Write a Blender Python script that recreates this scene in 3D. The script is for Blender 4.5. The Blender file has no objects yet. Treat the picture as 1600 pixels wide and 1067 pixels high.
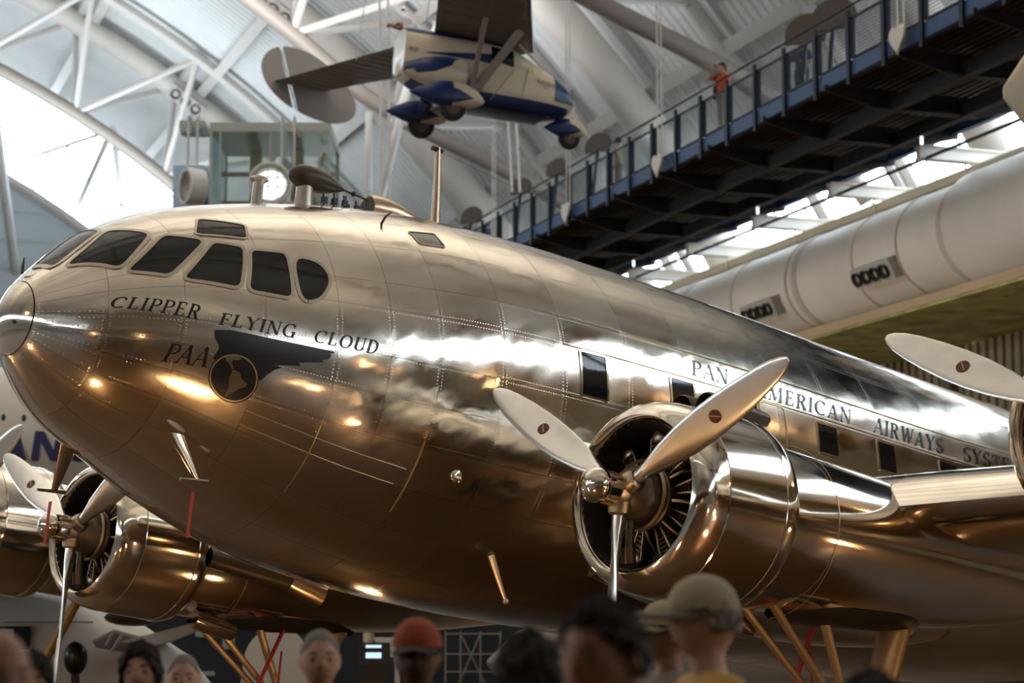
import bpy, bmesh, math, random
import numpy as np
from mathutils import Vector, Matrix, noise

# ------------------------------------------------------------------ camera, sky, light, exposure
random.seed(4)
SC = bpy.context.scene
COL = SC.collection
PI = math.pi
EYE = 1.65
cam_d = bpy.data.cameras.new('camera')
cam = bpy.data.objects.new('camera', cam_d)
COL.objects.link(cam)
cam.location = (0, 0, EYE)
cam.rotation_euler = (PI/2 + 0.13924, 0, 0)
cam_d.sensor_width = 36.0
cam_d.lens = 76.5
cam_d.clip_start = 0.2
cam_d.clip_end = 600
cam_d.dof.use_dof = True
cam_d.dof.focus_distance = 17.6
cam_d.dof.aperture_fstop = 2.3
SC.camera = cam

world = bpy.data.worlds.new('sky')
SC.world = world
world.use_nodes = True
wn = world.node_tree.nodes
wn['Background'].inputs[0].default_value = (0.84, 0.92, 1.0, 1)
wn['Background'].inputs[1].default_value = 8.0

SC.view_settings.view_transform = 'Standard'
SC.view_settings.look = 'None'
SC.view_settings.gamma = 1.0
SC.view_settings.exposure = 0.0
SC.cycles.caustics_reflective = False
SC.cycles.caustics_refractive = False
SC.cycles.sample_clamp_indirect = 6.0

BETA = math.atan(-(-1230.0)/3400.0*0.975)          # hall axis is turned 19.4 degrees from the view
AX = Vector((-math.sin(BETA), math.cos(BETA), 0))
CX = Vector((math.cos(BETA), math.sin(BETA), 0))
def hall(a, c, z):
    return AX*a + CX*c + Vector((0, 0, z))

def area(name, loc, target, sx, sy, power, col):
    d = bpy.data.lights.new(name, 'AREA')
    d.shape = 'RECTANGLE'; d.size = sx; d.size_y = sy
    d.energy = power; d.color = col
    o = bpy.data.objects.new(name, d); COL.objects.link(o)
    o.location = loc
    q = (Vector(target) - Vector(loc)).to_track_quat('-Z', 'Y')
    o.rotation_euler = q.to_euler()
    return o
def lamp(name, loc, power, col, radius=.2):
    d = bpy.data.lights.new(name, 'POINT')
    d.energy = power; d.color = col; d.shadow_soft_size = radius
    o = bpy.data.objects.new(name, d); COL.objects.link(o); o.location = loc
    return o
# indirect roof floodlights: rows of lamps high in the hall that throw their light on the vault
for k, a in enumerate((-30, 2, 34, 62, 90)):
    for c in (-14, 10):
        area('roof_floodlight', hall(a, c, 18.5), hall(a, c+.01, 40), 8, 14, (1400, 1400, 5200, 6600, 2600)[k], ((1.0, .86, .68), (1.0, .86, .68), (1.0, .88, .73), (.95, .97, 1.0), (.80, .92, 1.0))[k])
# warm spotlights standing low around the airliner, between it and the viewer's side of the barrier
WARM = (1.0, 0.60, 0.28)
for k, (x, y, z) in enumerate(((8.4, 7.1, .5), (-4.2, 14.1, .6), (-1.0, 13.0, .7), (3.4, 14.1, .65), (-9.5, 12.5, .6), (6.6, 12.6, .6), (10.5, 17, .7), (-12, 20, .7), (3.6, 19.5, .9), (-1.5, 21.5, .9), (8.0, 11.2, .6), (8.9, 10.6, .6))):
    lamp('floor_spot_and_fill', (x, y, z), 18 if k in (8, 9) else 60, WARM, .10)  # dim pair added to lift the belly, last pair to stretch a highlight
# unseen warm fill lamps, added higher up to tint the floor and near wall
for k, (x, y, z) in enumerate(((-13, 8, 8.6), (16, 6, 6.5), (19, 22, 9), (-14, 30, 8), (24, 12, 8.5), (-11, -30, 4), (11, -30, 4))):
    lamp('warm_fill', (x, y, z), 120 if x > 12 else 220, WARM, .18)


# hidden spots added behind the airliner to brighten the long duct and right wall
for a in (40, 48, 56, 64, 72):
    d_ = bpy.data.lights.new('duct_fill', 'SPOT'); d_.energy = 900; d_.color = (1.0, .84, .66); d_.shadow_soft_size = .2
    d_.spot_size = math.radians(64); d_.spot_blend = .8
    o_ = bpy.data.objects.new('duct_fill', d_); COL.objects.link(o_); o_.location = hall(a, 18, 7)
    o_.rotation_euler = (hall(a, 28.5, 10.6) - hall(a, 18, 7)).to_track_quat('-Z', 'Y').to_euler()

# ------------------------------------------------------------------ helpers
class MB:
    def __init__(s): s.v = []; s.f = []
    def add(s, vs, fs):
        n = len(s.v); s.v.extend([tuple(p) for p in vs]); s.f.extend([tuple(i+n for i in f) for f in fs]); return s
    def box(s, c, d, R=None):
        c = Vector(c); h = Vector(d)/2
        vs = []
        for sx in (-1, 1):
            for sy in (-1, 1):
                for sz in (-1, 1):
                    p = Vector((sx*h.x, sy*h.y, sz*h.z))
                    vs.append(c + (R @ p if R else p))
        return s.add(vs, [(0,1,3,2),(4,6,7,5),(0,4,5,1),(2,3,7,6),(0,2,6,4),(1,5,7,3)])
    def obox(s, p, ax, ay, az):
        """box from centre and three half-vectors"""
        p, ax, ay, az = map(Vector, (p, ax, ay, az))
        vs = [p+ax*i+ay*j+az*k for i in (-1,1) for j in (-1,1) for k in (-1,1)]
        return s.add(vs, [(0,1,3,2),(4,6,7,5),(0,4,5,1),(2,3,7,6),(0,2,6,4),(1,5,7,3)])
    def path(s, pts, rad, n=10, cap=True, up=None):
        pts = [Vector(p) for p in pts]
        if not hasattr(rad, '__len__'): rad = [rad]*len(pts)
        rings = []
        prev = None
        for i, p in enumerate(pts):
            t = (pts[min(i+1, len(pts)-1)] - pts[max(i-1, 0)]).normalized()
            if prev is None:
                a = Vector((0,0,1)) if abs(t.z) < .9 else Vector((1,0,0))
                x = a.cross(t).normalized()
            else:
                x = (prev - t*prev.dot(t)).normalized()
            prev = x
            y = t.cross(x)
            rings.append([p + (x*math.cos(2*PI*k/n) + y*math.sin(2*PI*k/n))*rad[i] for k in range(n)])
        return s.loft(rings, closed=True, cap=cap)
    def tube(s, a, b, r, n=10): return s.path([a, b], r, n)
    def loft(s, rings, closed=True, cap=False):
        n = len(rings[0]); m = len(rings)
        vs = [p for r in rings for p in r]
        fs = []
        for i in range(m-1):
            for k in range(n if closed else n-1):
                k2 = (k+1) % n
                fs.append((i*n+k, i*n+k2, (i+1)*n+k2, (i+1)*n+k))
        if cap:
            fs.append(tuple(range(n-1, -1, -1))); fs.append(tuple((m-1)*n+k for k in range(n)))
        return s.add(vs, fs)
    def lathe(s, prof, o=(0,0,0), ax=(1,0,0), n=40):
        """prof: (distance along ax, radius)"""
        o = Vector(o); ax = Vector(ax).normalized()
        x = (Vector((0,0,1)) if abs(ax.z) < .9 else Vector((1,0,0))).cross(ax).normalized(); y = ax.cross(x)
        return s.loft([[o + ax*d + (x*math.cos(2*PI*k/n)+y*math.sin(2*PI*k/n))*r for k in range(n)] for d, r in prof])
    def sphere(s, c, r, n=12, m=8, R=None):
        c = Vector(c); r = Vector(r) if hasattr(r, '__len__') else Vector((r,r,r))
        rings = []
        for i in range(m+1):
            ph = PI*i/m
            rings.append([c + ((R @ q) if R else q) for q in [Vector((r.x*math.sin(ph)*math.cos(2*PI*k/n), r.y*math.sin(ph)*math.sin(2*PI*k/n), r.z*math.cos(ph))) for k in range(n)]])
        return s.loft(rings)
    def prism(s, poly, d):
        """poly: list of 3D points, extruded by vector d"""
        d = Vector(d); a = [Vector(p) for p in poly]; n = len(a)
        return s.add(a + [p+d for p in a], [tuple(range(n))[::-1], tuple(range(n, 2*n))] + [(i, (i+1)%n, n+(i+1)%n, n+i) for i in range(n)])
    def build(s, name, m, parent=None, smooth=True, angle=40):
        me = bpy.data.meshes.new(name)
        me.from_pydata(s.v, [], s.f)
        bm = bmesh.new(); bm.from_mesh(me)
        bmesh.ops.remove_doubles(bm, verts=bm.verts, dist=1e-5)
        bmesh.ops.recalc_face_normals(bm, faces=bm.faces)
        bm.to_mesh(me); bm.free()
        if smooth:
            me.shade_smooth()
            me.set_sharp_from_angle(angle=math.radians(angle))
        me.materials.append(m)
        return link(name, me, parent)
def link(name, me, parent=None):
    o = bpy.data.objects.new(name, me); COL.objects.link(o)
    if parent: o.parent = parent
    return o
def tag(o, label, cat=None, group=None):
    o['label'] = label
    if cat: o['category'] = cat
    if group: o['group'] = group
    return o
def struct(o): o['kind'] = 'structure'; return o
def stuff(o): o['kind'] = 'stuff'; return o
def empty(name, loc, label, cat, rz=0, group=None):
    o = bpy.data.objects.new(name, None); COL.objects.link(o)
    o.location = loc; o.rotation_euler = (0, 0, rz); o.empty_display_size = .3
    return tag(o, label, cat, group)
def dup(o, parent=None):
    c = o.copy(); COL.objects.link(c)
    if parent: c.parent = parent
    for ch in list(o.children): dup(ch, c)
    return c

# ------------------------------------------------------------------ materials
def mat(name, col, rough=.5, metal=0., spec=.5, emit=None, es=1., noise_amt=0., nscale=4., bump=0., bscale=30., coat=0.):
    m = bpy.data.materials.new(name); m.use_nodes = True
    nt = m.node_tree; b = nt.nodes['Principled BSDF']
    b.inputs['Base Color'].default_value = (*col, 1)
    b.inputs['Roughness'].default_value = rough
    b.inputs['Metallic'].default_value = metal
    b.inputs['Specular IOR Level'].default_value = spec
    b.inputs['Coat Weight'].default_value = coat
    if emit:
        b.inputs['Emission Color'].default_value = (*emit, 1); b.inputs['Emission Strength'].default_value = es
    if noise_amt or bump:
        tc = nt.nodes.new('ShaderNodeTexCoord')
        if noise_amt:
            n = nt.nodes.new('ShaderNodeTexNoise'); n.inputs['Scale'].default_value = nscale; n.inputs['Detail'].default_value = 5
            nt.links.new(tc.outputs['Object'], n.inputs['Vector'])
            r = nt.nodes.new('ShaderNodeMapRange')
            r.inputs[1].default_value = .3; r.inputs[2].default_value = .7
            r.inputs[3].default_value = 1-noise_amt; r.inputs[4].default_value = 1+noise_amt
            nt.links.new(n.outputs['Fac'], r.inputs[0])
            mx = nt.nodes.new('ShaderNodeVectorMath'); mx.operation = 'SCALE'
            mx.inputs[0].default_value = col
            nt.links.new(r.outputs[0], mx.inputs['Scale'])
            nt.links.new(mx.outputs[0], b.inputs['Base Color'])
        if bump:
            n2 = nt.nodes.new('ShaderNodeTexNoise'); n2.inputs['Scale'].default_value = bscale; n2.inputs['Detail'].default_value = 3
            nt.links.new(tc.outputs['Object'], n2.inputs['Vector'])
            bp = nt.nodes.new('ShaderNodeBump'); bp.inputs['Strength'].default_value = bump; bp.inputs['Distance'].default_value = .02
            nt.links.new(n2.outputs['Fac'], bp.inputs['Height']); nt.links.new(bp.outputs[0], b.inputs['Normal'])
    return m

def alu_skin(name, rivets=True):
    """polished aluminium with rivet rows along the panel edges; UV 'panel' is metres, UV 'size' the panel's size"""
    m = mat(name, (.80, .735, .64), .13, 1.0)
    nt = m.node_tree; N = nt.nodes; Lk = nt.links; b = N['Principled BSDF']
    def math_(op, a=None, c=None, v=None):
        n = N.new('ShaderNodeMath'); n.operation = op
        if a is not None:
            if isinstance(a, (int, float)): n.inputs[0].default_value = a
            else: Lk.new(a, n.inputs[0])
        if c is not None:
            if isinstance(c, (int, float)): n.inputs[1].default_value = c
            else: Lk.new(c, n.inputs[1])
        return n.outputs[0]
    oi = N.new('ShaderNodeObjectInfo')
    tc = N.new('ShaderNodeTexCoord')
    n1 = N.new('ShaderNodeTexNoise'); n1.inputs['Scale'].default_value = 2.5; n1.inputs['Detail'].default_value = 6; n1.inputs['Roughness'].default_value = .65
    Lk.new(tc.outputs['Object'], n1.inputs['Vector'])
    r = N.new('ShaderNodeMapRange'); r.inputs[1].default_value = .3; r.inputs[2].default_value = .75; r.inputs[3].default_value = .07; r.inputs[4].default_value = .2
    Lk.new(n1.outputs['Fac'], r.inputs[0])
    rr = math_('ADD', r.outputs[0], math_('MULTIPLY', oi.outputs['Random'], .06))
    Lk.new(rr, b.inputs['Roughness'])
    cr = N.new('ShaderNodeMapRange'); cr.inputs[3].default_value = .9; cr.inputs[4].default_value = 1.04
    Lk.new(oi.outputs['Random'], cr.inputs[0])
    sc = N.new('ShaderNodeVectorMath'); sc.operation = 'SCALE'; sc.inputs[0].default_value = (.80, .735, .64)
    Lk.new(cr.outputs[0], sc.inputs['Scale']); Lk.new(sc.outputs[0], b.inputs['Base Color'])
    if rivets:
        u1 = N.new('ShaderNodeUVMap'); u1.uv_map = 'panel'
        u2 = N.new('ShaderNodeUVMap'); u2.uv_map = 'size'
        s1 = N.new('ShaderNodeSeparateXYZ'); Lk.new(u1.outputs[0], s1.inputs[0])
        s2 = N.new('ShaderNodeSeparateXYZ'); Lk.new(u2.outputs[0], s2.inputs[0])
        def row(u, L, v):
            du = math_('MINIMUM', u, math_('SUBTRACT', L, u))
            e = math_('ABSOLUTE', math_('SUBTRACT', du, .022))
            w = math_('ABSOLUTE', math_('SUBTRACT', math_('FRACT', math_('MULTIPLY', v, 1/.028)), .5))
            w = math_('MULTIPLY', w, .028)
            d = math_('POWER', math_('ADD', math_('MULTIPLY', e, e), math_('MULTIPLY', w, w)), .5)
            return d
        d = math_('MINIMUM', row(s1.outputs[0], s2.outputs[0], s1.outputs[1]), row(s1.outputs[1], s2.outputs[1], s1.outputs[0]))
        mr = N.new('ShaderNodeMapRange'); mr.inputs[1].default_value = .0; mr.inputs[2].default_value = .0055; mr.inputs[3].default_value = 1; mr.inputs[4].default_value = 0
        Lk.new(d, mr.inputs[0])
        bp = N.new('ShaderNodeBump'); bp.inputs['Strength'].default_value = .35; bp.inputs['Distance'].default_value = .003
        Lk.new(mr.outputs[0], bp.inputs['Height']); Lk.new(bp.outputs[0], b.inputs['Normal'])
    return m

M = dict(
    skin=alu_skin('polished_skin'),
    chrome=mat('polished_aluminium', (.80, .735, .64), .10, 1., noise_amt=.06, nscale=3),
    blade=mat('blade_aluminium', (.88, .85, .80), .28, 1., noise_amt=.05, nscale=6),
    hubm=mat('hub_metal', (.55, .44, .30), .35, 1.),
    core=mat('hull_core', (.30, .26, .20), .45, .9),
    black=mat('black_paint', (.012, .012, .014), .3),
    ink=mat('black_lettering', (.014, .014, .018), .28),
    pane=mat('dark_window_glass', (.010, .012, .015), .05, 0., .38),
    wframe=mat('window_frame_metal', (.56, .50, .42), .36, .9),
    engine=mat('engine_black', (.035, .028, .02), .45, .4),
    fins=mat('cylinder_fins', (.07, .048, .026), .45, .7),
    crank=mat('crankcase_brown', (.20, .15, .11), .4, .7),
    dark=mat('recess_shade', (.012, .010, .008), .8),
    copper=mat('bronze_fairing', (.66, .50, .34), .28, 1.),
    brown=mat('dark_bronze_housing', (.09, .06, .04), .42, .3),
    red=mat('red_ribbon', (.45, .03, .02), .7),
    reddot=mat('red_decal', (.13, .02, .014), .4),
    gold=mat('gold_edge', (.62, .50, .28), .3, .9),
    strut=mat('strut_paint', (.62, .47, .30), .35, .7),
    tyre=mat('tyre_rubber', (.02, .02, .02), .8),
    roof=mat('roof_deck', (.56, .57, .56), .6, 0, .3, noise_amt=.08, nscale=.3),
    steel=mat('white_steel', (.48, .455, .425), .5),
    duct=mat('duct_white', (.56, .525, .48), .6, noise_amt=.05, nscale=.6),
    floor=mat('floor_concrete', (.115, .064, .026), .42, 0, .3, noise_amt=.15, nscale=.5),
    wall=mat('wall_siding', (.42, .47, .50), .6),
    brown_wall=mat('wall_brown', (.34, .27, .20), .7),
    navy=mat('bridge_post_navy', (.007, .011, .022), .5, 0, .15),
    fascia=mat('bridge_fascia_blue', (.030, .068, .165), .5, 0, .2),
    deckm=mat('bridge_underside', (.020, .021, .026), .6),
    ridge=mat('bridge_deck_ridge', (.055, .035, .022), .55),
    rod=mat('hanger_rod', (.55, .50, .46), .5),
    heart=mat('hanger_plate', (.62, .54, .46), .5),
    wire=mat('rail_mesh', (.05, .055, .065), .6, 0, .2),
    plaque=mat('plaque_brown', (.055, .038, .030), .6),
    cream=mat('cream_paint', (.66, .58, .44), .3, 0, .5, noise_amt=.05, nscale=2),
    blue=mat('blue_paint', (.012, .035, .13), .3),
    wingfab=mat('grey_fabric', (.20, .175, .155), .6, noise_amt=.1, nscale=1.5),
    fingrey=mat('fin_grey', (.36, .33, .31), .55),
    strutg=mat('lift_strut', (.34, .29, .26), .5),
    wood=mat('propeller_wood', (.34, .14, .05), .35),
    white=mat('jet_white', (.62, .58, .52), .4),
    jetblue=mat('jet_blue_lettering', (.02, .025, .11), .5),
    grey=mat('jet_grey', (.22, .19, .16), .55, noise_amt=.1, nscale=.8),
    ledge=mat('ledge_insulation', (.46, .43, .17), .8, noise_amt=.45, nscale=1.2, bump=.6, bscale=5),
    yellow=mat('yellow_paint', (.50, .26, .02), .5),
    darkblue=mat('partition_dark', (.014, .018, .024), .7),
    tframe=mat('tower_frame', (.36, .37, .33), .4, .3),
    tpost=mat('tower_panel_blue', (.36, .50, .62), .5),
    tan=mat('tower_tan', (.50, .38, .27), .6),
)
def glass_mat(name, tint, gloss=.12):
    m = bpy.data.materials.new(name); m.use_nodes = True; nt = m.node_tree
    for n in list(nt.nodes):
        if n.type != 'OUTPUT_MATERIAL': nt.nodes.remove(n)
    out = nt.nodes['Material Output']
    t = nt.nodes.new('ShaderNodeBsdfTransparent'); t.inputs[0].default_value = (*tint, 1)
    g = nt.nodes.new('ShaderNodeBsdfGlossy'); g.inputs['Roughness'].default_value = .05
    mx = nt.nodes.new('ShaderNodeMixShader'); mx.inputs[0].default_value = gloss
    nt.links.new(t.outputs[0], mx.inputs[1]); nt.links.new(g.outputs[0], mx.inputs[2]); nt.links.new(mx.outputs[0], out.inputs[0])
    return m
M['glass'] = glass_mat('clear_glass', (.92, .96, .97), .06)
M['towerglass'] = glass_mat('green_glass', (.88, .93, .89), .06)
M['screen'] = mat('lit_screen', (.1, .1, .1), .4, emit=(.6, .85, 1.0), es=1.2)
M['dim_screen'] = mat('dim_lit_panel', (.1, .1, .1), .4, emit=(.5, .5, .38), es=.12)
M['disc'] = mat('sky_glow_disc', (.8, .8, .8), .4, emit=(.95, 1.0, 1.0), es=1.3)  # glow stands in for bright sky seen through the ring
M['bulb'] = mat('lit_strip', (.8, .8, .8), .4, emit=(.75, .9, 1.0), es=2.0)

# ------------------------------------------------------------------ the hall
CC, WD, HH = -9.83, 43.93, 35.49
A0, A1 = -62.0, 113.0
def vault(t, inset=0.):
    return CC + (WD-inset)*math.cos(t), (HH-inset)*math.sin(t)
def vp(a, t, inset=0.):
    c, z = vault(t, inset); return hall(a, c, z)
def t_at_z(z): return math.asin(z/HH)

fl = MB(); fl.add([hall(A0-1, -56, 0), hall(A0-1, 40, 0), hall(A1+2, 40, 0), hall(A1+2, -56, 0)], [(0,1,2,3)])
struct(fl.build('floor', M['floor'], smooth=False))

T_LO, T_HI = t_at_z(14.1), t_at_z(17.4)
def vault_band(t0, t1, nt, name):
    pitch = .46
    nn = int((A1-A0)/pitch)
    avs = []
    for i in range(nn):
        a = A0 + i*pitch
        avs += [(a, 0.), (a+.17, 0.), (a+.23, .07), (a+.40, .07)]
    avs.append((A1, 0.))
    ts = np.linspace(t0, t1, nt)
    vs = np.zeros((nt, len(avs), 3))
    aa = np.array([q[0] for q in avs]); dd = np.array([q[1] for q in avs])
    for j, t in enumerate(ts):
        c = CC + (WD-dd)*math.cos(t); z = (HH-dd)*math.sin(t)
        for k in range(3):
            vs[j, :, k] = aa*AX[k] + c*CX[k] + (z if k == 2 else 0)
    n = len(avs)
    i, j = np.meshgrid(np.arange(nt-1), np.arange(n-1), indexing='ij')
    f = np.stack([i*n+j, i*n+j+1, (i+1)*n+j+1, (i+1)*n+j], -1).reshape(-1, 4)
    me = bpy.data.meshes.new(name); me.from_pydata(vs.reshape(-1, 3).tolist(), [], f.tolist())
    me.materials.append(M['roof'])
    return struct(link(name, me))
vault_band(0, T_LO, 8, 'wall_right')
vault_band(T_HI, PI - T_HI, 44, 'ceiling')
vault_band(PI - T_LO, PI, 8, 'wall_left')

# unseen dark slab added above and behind the camera to shade the visitors
b_ = MB(); b_.box((0, -10.5, 5.6), (30, 25, .5)); struct(b_.build('shade_slab', M['brown_wall'], smooth=False))

# clerestory glazing on both long sides: panes between mullions, each window one bay of the hall
wn_ = 0
for side in (0, 1):
    tl, th = (T_LO, T_HI) if side == 0 else (PI-T_LO, PI-T_HI)
    for a in np.arange(A0, A1-1, 14.35):
        wn_ += 1
        fr = MB()
        b = min(a+14.35, A1)
        for k in range(9):
            aa = a + (b-a)*k/8
            fr.tube(vp(aa, tl, .1), vp(aa, th, .1), .035 if k % 8 else .16, 6)
        for t in (tl, (tl+th)/2, th):
            fr.tube(vp(a, t, .1), vp(b, t, .1), .045, 6)
        w = struct(fr.build('window_%d' % wn_, M['steel']))
        if side == 0:
            for k in range(8):
                a_, b_ = a+(b-a)*k/8, a+(b-a)*(k+1)/8
                g = MB(); g.add([vp(a_, tl, .1), vp(b_, tl, .1), vp(b_, th, .1), vp(a_, th, .1)], [(0,1,2,3)])
                g.build('pane', M['glass'], w, smooth=False)
        else:
            g = MB(); g.add([vp(a, tl, .1), vp(b, tl, .1), vp(b, th, .1), vp(a, th, .1)], [(0,1,2,3)])
            g.build('pane', M['glass'], w, smooth=False)

# far end wall: siding up to a lower arch, then a glazed arch band under the vault
BAND = 4.6
NA = 60
def endwall(a, name, inset, m):
    e = MB()
    pts = [vp(a, PI*i/NA, inset) for i in range(NA+1)]
    base = [Vector((p.x, p.y, 0)) for p in pts]
    # horizontal siding courses: strips with a small step between them
    e.loft([base, pts], closed=False)
    return struct(e.build(name, m, smooth=False))
ew = endwall(A1, 'wall_far', BAND, M['wall'])
zc = 1.5
while zc < 26:
    h = MB()
    half = (WD-BAND)*math.sqrt(max(0, 1-(zc/(HH-BAND))**2))
    h.obox(hall(A1-.04, CC, zc), CX*half, AX*.05, Vector((0,0,.05)))
    h.build('siding_rail', M['wall'], ew, smooth=False)
    zc += 1.5
endwall(A0, 'wall_near', 0, M['brown_wall'])
wn_ += 1
fr = MB()
for ins in (BAND, BAND*.5, .15):
    fr.path([vp(A1-.1, PI*i/NA, ins) for i in range(NA+1)], .06 if ins != BAND else .28, 6)
wf = struct(fr.build('window_%d' % wn_, M['steel']))
for i in range(0, NA, 2):
    t = PI*i/NA
    q = MB(); q.tube(vp(A1-.1, t, BAND), vp(A1-.1, t, .1), .06, 6); q.build('mullion', M['steel'], wf)
    g = MB(); t2 = PI*(i+2)/NA
    g.add([vp(A1-.05, t, BAND), vp(A1-.05, t2, BAND), vp(A1-.05, t2, 0), vp(A1-.05, t, 0)], [(0,1,2,3)])
    g.build('pane', M['glass'], wf, smooth=False)

# arch trusses: triangular, two chords under the deck and one hanging inside
trim_n = 0
DT = math.radians(6.0)
M['white_rod'] = mat('white_rod', (.66, .63, .60), .5)
M['chord'] = mat('truss_chord_grey', (.27, .23, .20), .5)
def truss(a, full):
    global trim_n
    trim_n += 1
    T0, T1 = math.radians(4), math.radians(176)
    K = 60
    ch = MB(); ch.path([vp(a, math.radians(24)+(T1-math.radians(24))*i/K, .55+4.45*min(1., i/K*8)**1.0*(3-2*min(1., i/K*8))*min(1., i/K*8)) for i in range(K+1)], .28, 10)
    root = struct(ch.build('trim_%d' % trim_n, M['chord']))
    for s in (-1, 1):
        c2 = MB(); c2.path([vp(a+s*2.55, T0+(T1-T0)*i/K, .55) for i in range(K+1)], .24, 8); c2.build('chord', M['steel'], root)
    if not full: return
    t = math.radians(9.3+7.5*4); k = 0
    while t < math.radians(112):
        for s in (-1, 1):
            for d in (0, 1):
                w = MB(); w.tube(vp(a, t, 5.0), vp(a+s*2.55, t + (d-.5)*DT*1.25, .55), .14, 7); w.build('brace', M['steel'], root)
        w = MB(); w.obox((vp(a-2.55, t+DT*.62, .5)+vp(a+2.55, t+DT*.62, .5))/2, AX*2.55, (vp(a, t+DT*.62+.01, .5)-vp(a, t+DT*.62, .5)).normalized()*.14, Vector((0,0,.12))); w.build('tie', M['steel'], root, smooth=False)
        t += DT*1.25; k += 1
for a in (93.9, 70, 54): truss(a, True)
for a in (38.5, 24, 9.5, -5, -20, -35, -50): truss(a, False)

# purlins along the hall between the trusses
for t in np.radians(np.arange(33, 150, 8.0)):
    trim_n += 1
    c, z = vault(t, .3); ndir = Vector((0,0,0)) + CX*math.cos(t) + Vector((0,0,math.sin(t))); tdir = CX*(-math.sin(t)) + Vector((0,0,math.cos(t)))
    b = MB()
    mid = hall((A0+A1)/2, c, z)
    b.obox(mid, AX*(A1-A0)/2, ndir*.28, tdir*.05)
    b.obox(mid - ndir*.3, AX*(A1-A0)/2, ndir*.035, tdir*.22)
    struct(b.build('trim_%d' % trim_n, M['steel'], smooth=False))

def seg(p, q, r, name, label, cat, m=None, group=None):
    w = MB(); w.tube(p, q, r, 8); o = w.build(name, m or M['steel']); tag(o, label, cat, group); return o

def pix(px, py, Y):
    """a world point from a measured picture position at distance Y"""
    c, s = math.cos(.13924), math.sin(.13924)
    d = Vector(((px-800)/3400, c - s*(533.5-py)/3400, s + c*(533.5-py)/3400))
    k = Y/d.y
    return Vector((0, 0, EYE)) + d*k

# slanting bracing rods at the far end, in front of the glazing
for (p, q, r) in (((176,200,99),(104,362,117),.16),((178,206,99),(192,340,118),.16),((-8,190,97),(26,440,112),.26),((265,285,100),(300,330,117),.14),((10,258,113),(170,205,99),.10)):
    trim_n += 1
    w = MB(); w.tube(pix(*p), pix(*q), r, 8); struct(w.build('trim_%d' % trim_n, M['steel']))

for (p, q, r) in (((593,-5,58),(596,335,58),.035),((606,-5,58),(609,335,58),.035),((640,125,72),(592,318,74),.17),((577,175,75),(575,300,75),.14),((783,0,66),(800,300,66),.035),((797,0,66),(812,300,66),.035)):
    trim_n += 1
    w = MB(); w.tube(pix(*p), pix(*q), r, 8); struct(w.build('trim_%d' % trim_n, M['white_rod']))

# arch ducts with round jet nozzles
def nozzle_box(parent, p, along, out, n, r=.24):
    up = along.cross(out).normalized()
    b = MB(); b.obox(p, along*(n*r*1.25), up*(r*1.35), out*.2)
    box = b.build('nozzle_box', M['steel'], parent, smooth=False)
    for k in range(n):
        q = p + along*((k-(n-1)/2)*r*2.3) + out*.2
        z = MB(); z.lathe([(-.05, r*.5), (.03, r*.62), (.10, r*.98), (.10, r*.8), (.0, r*.74), (-.02, 0.001)], q, out, 16)
        z.build('nozzle', M['engine'], box)
def arch_duct(a, r, label, inset=1.35, noz=()):
    K = 46
    T0, T1 = math.radians(14), math.radians(150)
    d = MB(); d.path([vp(a, T0+(T1-T0)*i/K, inset) for i in range(K+1)], r, 18)
    o = d.build('air_duct', M['duct']); tag(o, label, 'duct')
    for i in range(2, K, 4):
        t = T0+(T1-T0)*i/K
        s = MB(); ax = (vp(a, t+.01, inset)-vp(a, t, inset)).normalized()
        s.lathe([(-.06, r), (-.05, r+.05), (.05, r+.05), (.06, r)], vp(a, t, inset), ax, 18); s.build('duct_seam', M['duct'], o)
    for t, n in noz:
        ax = (vp(a, t+.01, inset)-vp(a, t, inset)).normalized()
        inn = (vp(a, t, inset+1)-vp(a, t, inset)).normalized()
        out = (inn*.62 - AX*.78).normalized()
        nozzle_box(o, vp(a, t, inset)+out*(r-.05), ax, (out - ax*out.dot(ax)).normalized(), n)
    return o
arch_duct(95.5, .5, 'slim grey roof duct with three black jet nozzles at upper left', .9, noz=[(math.radians(49.4), 3)])
arch_duct(78.1, .78, 'broad white roof duct behind the hanging blue and cream aircraft tail', noz=[(math.radians(48.9), 3)])
arch_duct(62, .62, 'broad white roof duct running down right of the hanging aircraft nose')
arch_duct(46, .6, 'white roof duct highest at the right behind the walkway railing')

# ------------------------------------------------------------------ right side: long duct, beams, ledge and lower wall
DC, DZ, DR = 28.0, 11.6, 1.31
d = MB(); d.lathe([(0, DR), (45.1, DR), (45.1, DR+.0), (109.5, DR)], hall(0, DC, DZ), AX, 48)
M['seam_paint'] = mat('duct_seam_paint', (.55, .49, .42), .5)
M['duct2'] = mat('main_duct_white', (.78, .72, .65), .5, noise_amt=.05, nscale=.6)
duct = d.build('main_air_duct', M['duct2']); tag(duct, 'huge round white air duct along the right wall with four-jet nozzle boxes', 'duct')
d = MB(); d.lathe([(0, DR+.14), (44.6, DR+.14), (44.8, DR)], hall(0, DC, DZ), AX, 48); d.build('duct_collar', M['duct2'], duct)
for a, w in ((52.6, .16), (53.1, .05), (44.9, .16), (49.3, .04), (47, .03), (56.6, .04), (60.4, .16), (61, .05), (63, .04), (68, .16), (40, .04)):
    s = MB(); s.lathe([(-w, DR-.01), (-w*.8, DR+.035), (w*.8, DR+.035), (w, DR-.01)], hall(a, DC, DZ), AX, 48); s.build('duct_seam', M['seam_paint'], duct)
for k in range(8):
    s = MB(); s.lathe([(-.05, DR-.01), (0, DR+.03), (.05, DR-.01)], hall(61.6+k*.3, DC, DZ), AX, 48); s.build('duct_rib', M['duct2'], duct)
for a in (54.6, 48.05):
    out = (-CX*.90 - Vector((0,0,.42))).normalized()
    nozzle_box(duct, hall(a, DC, DZ) + out*(DR+.06), AX, out, 4, .2)

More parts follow.
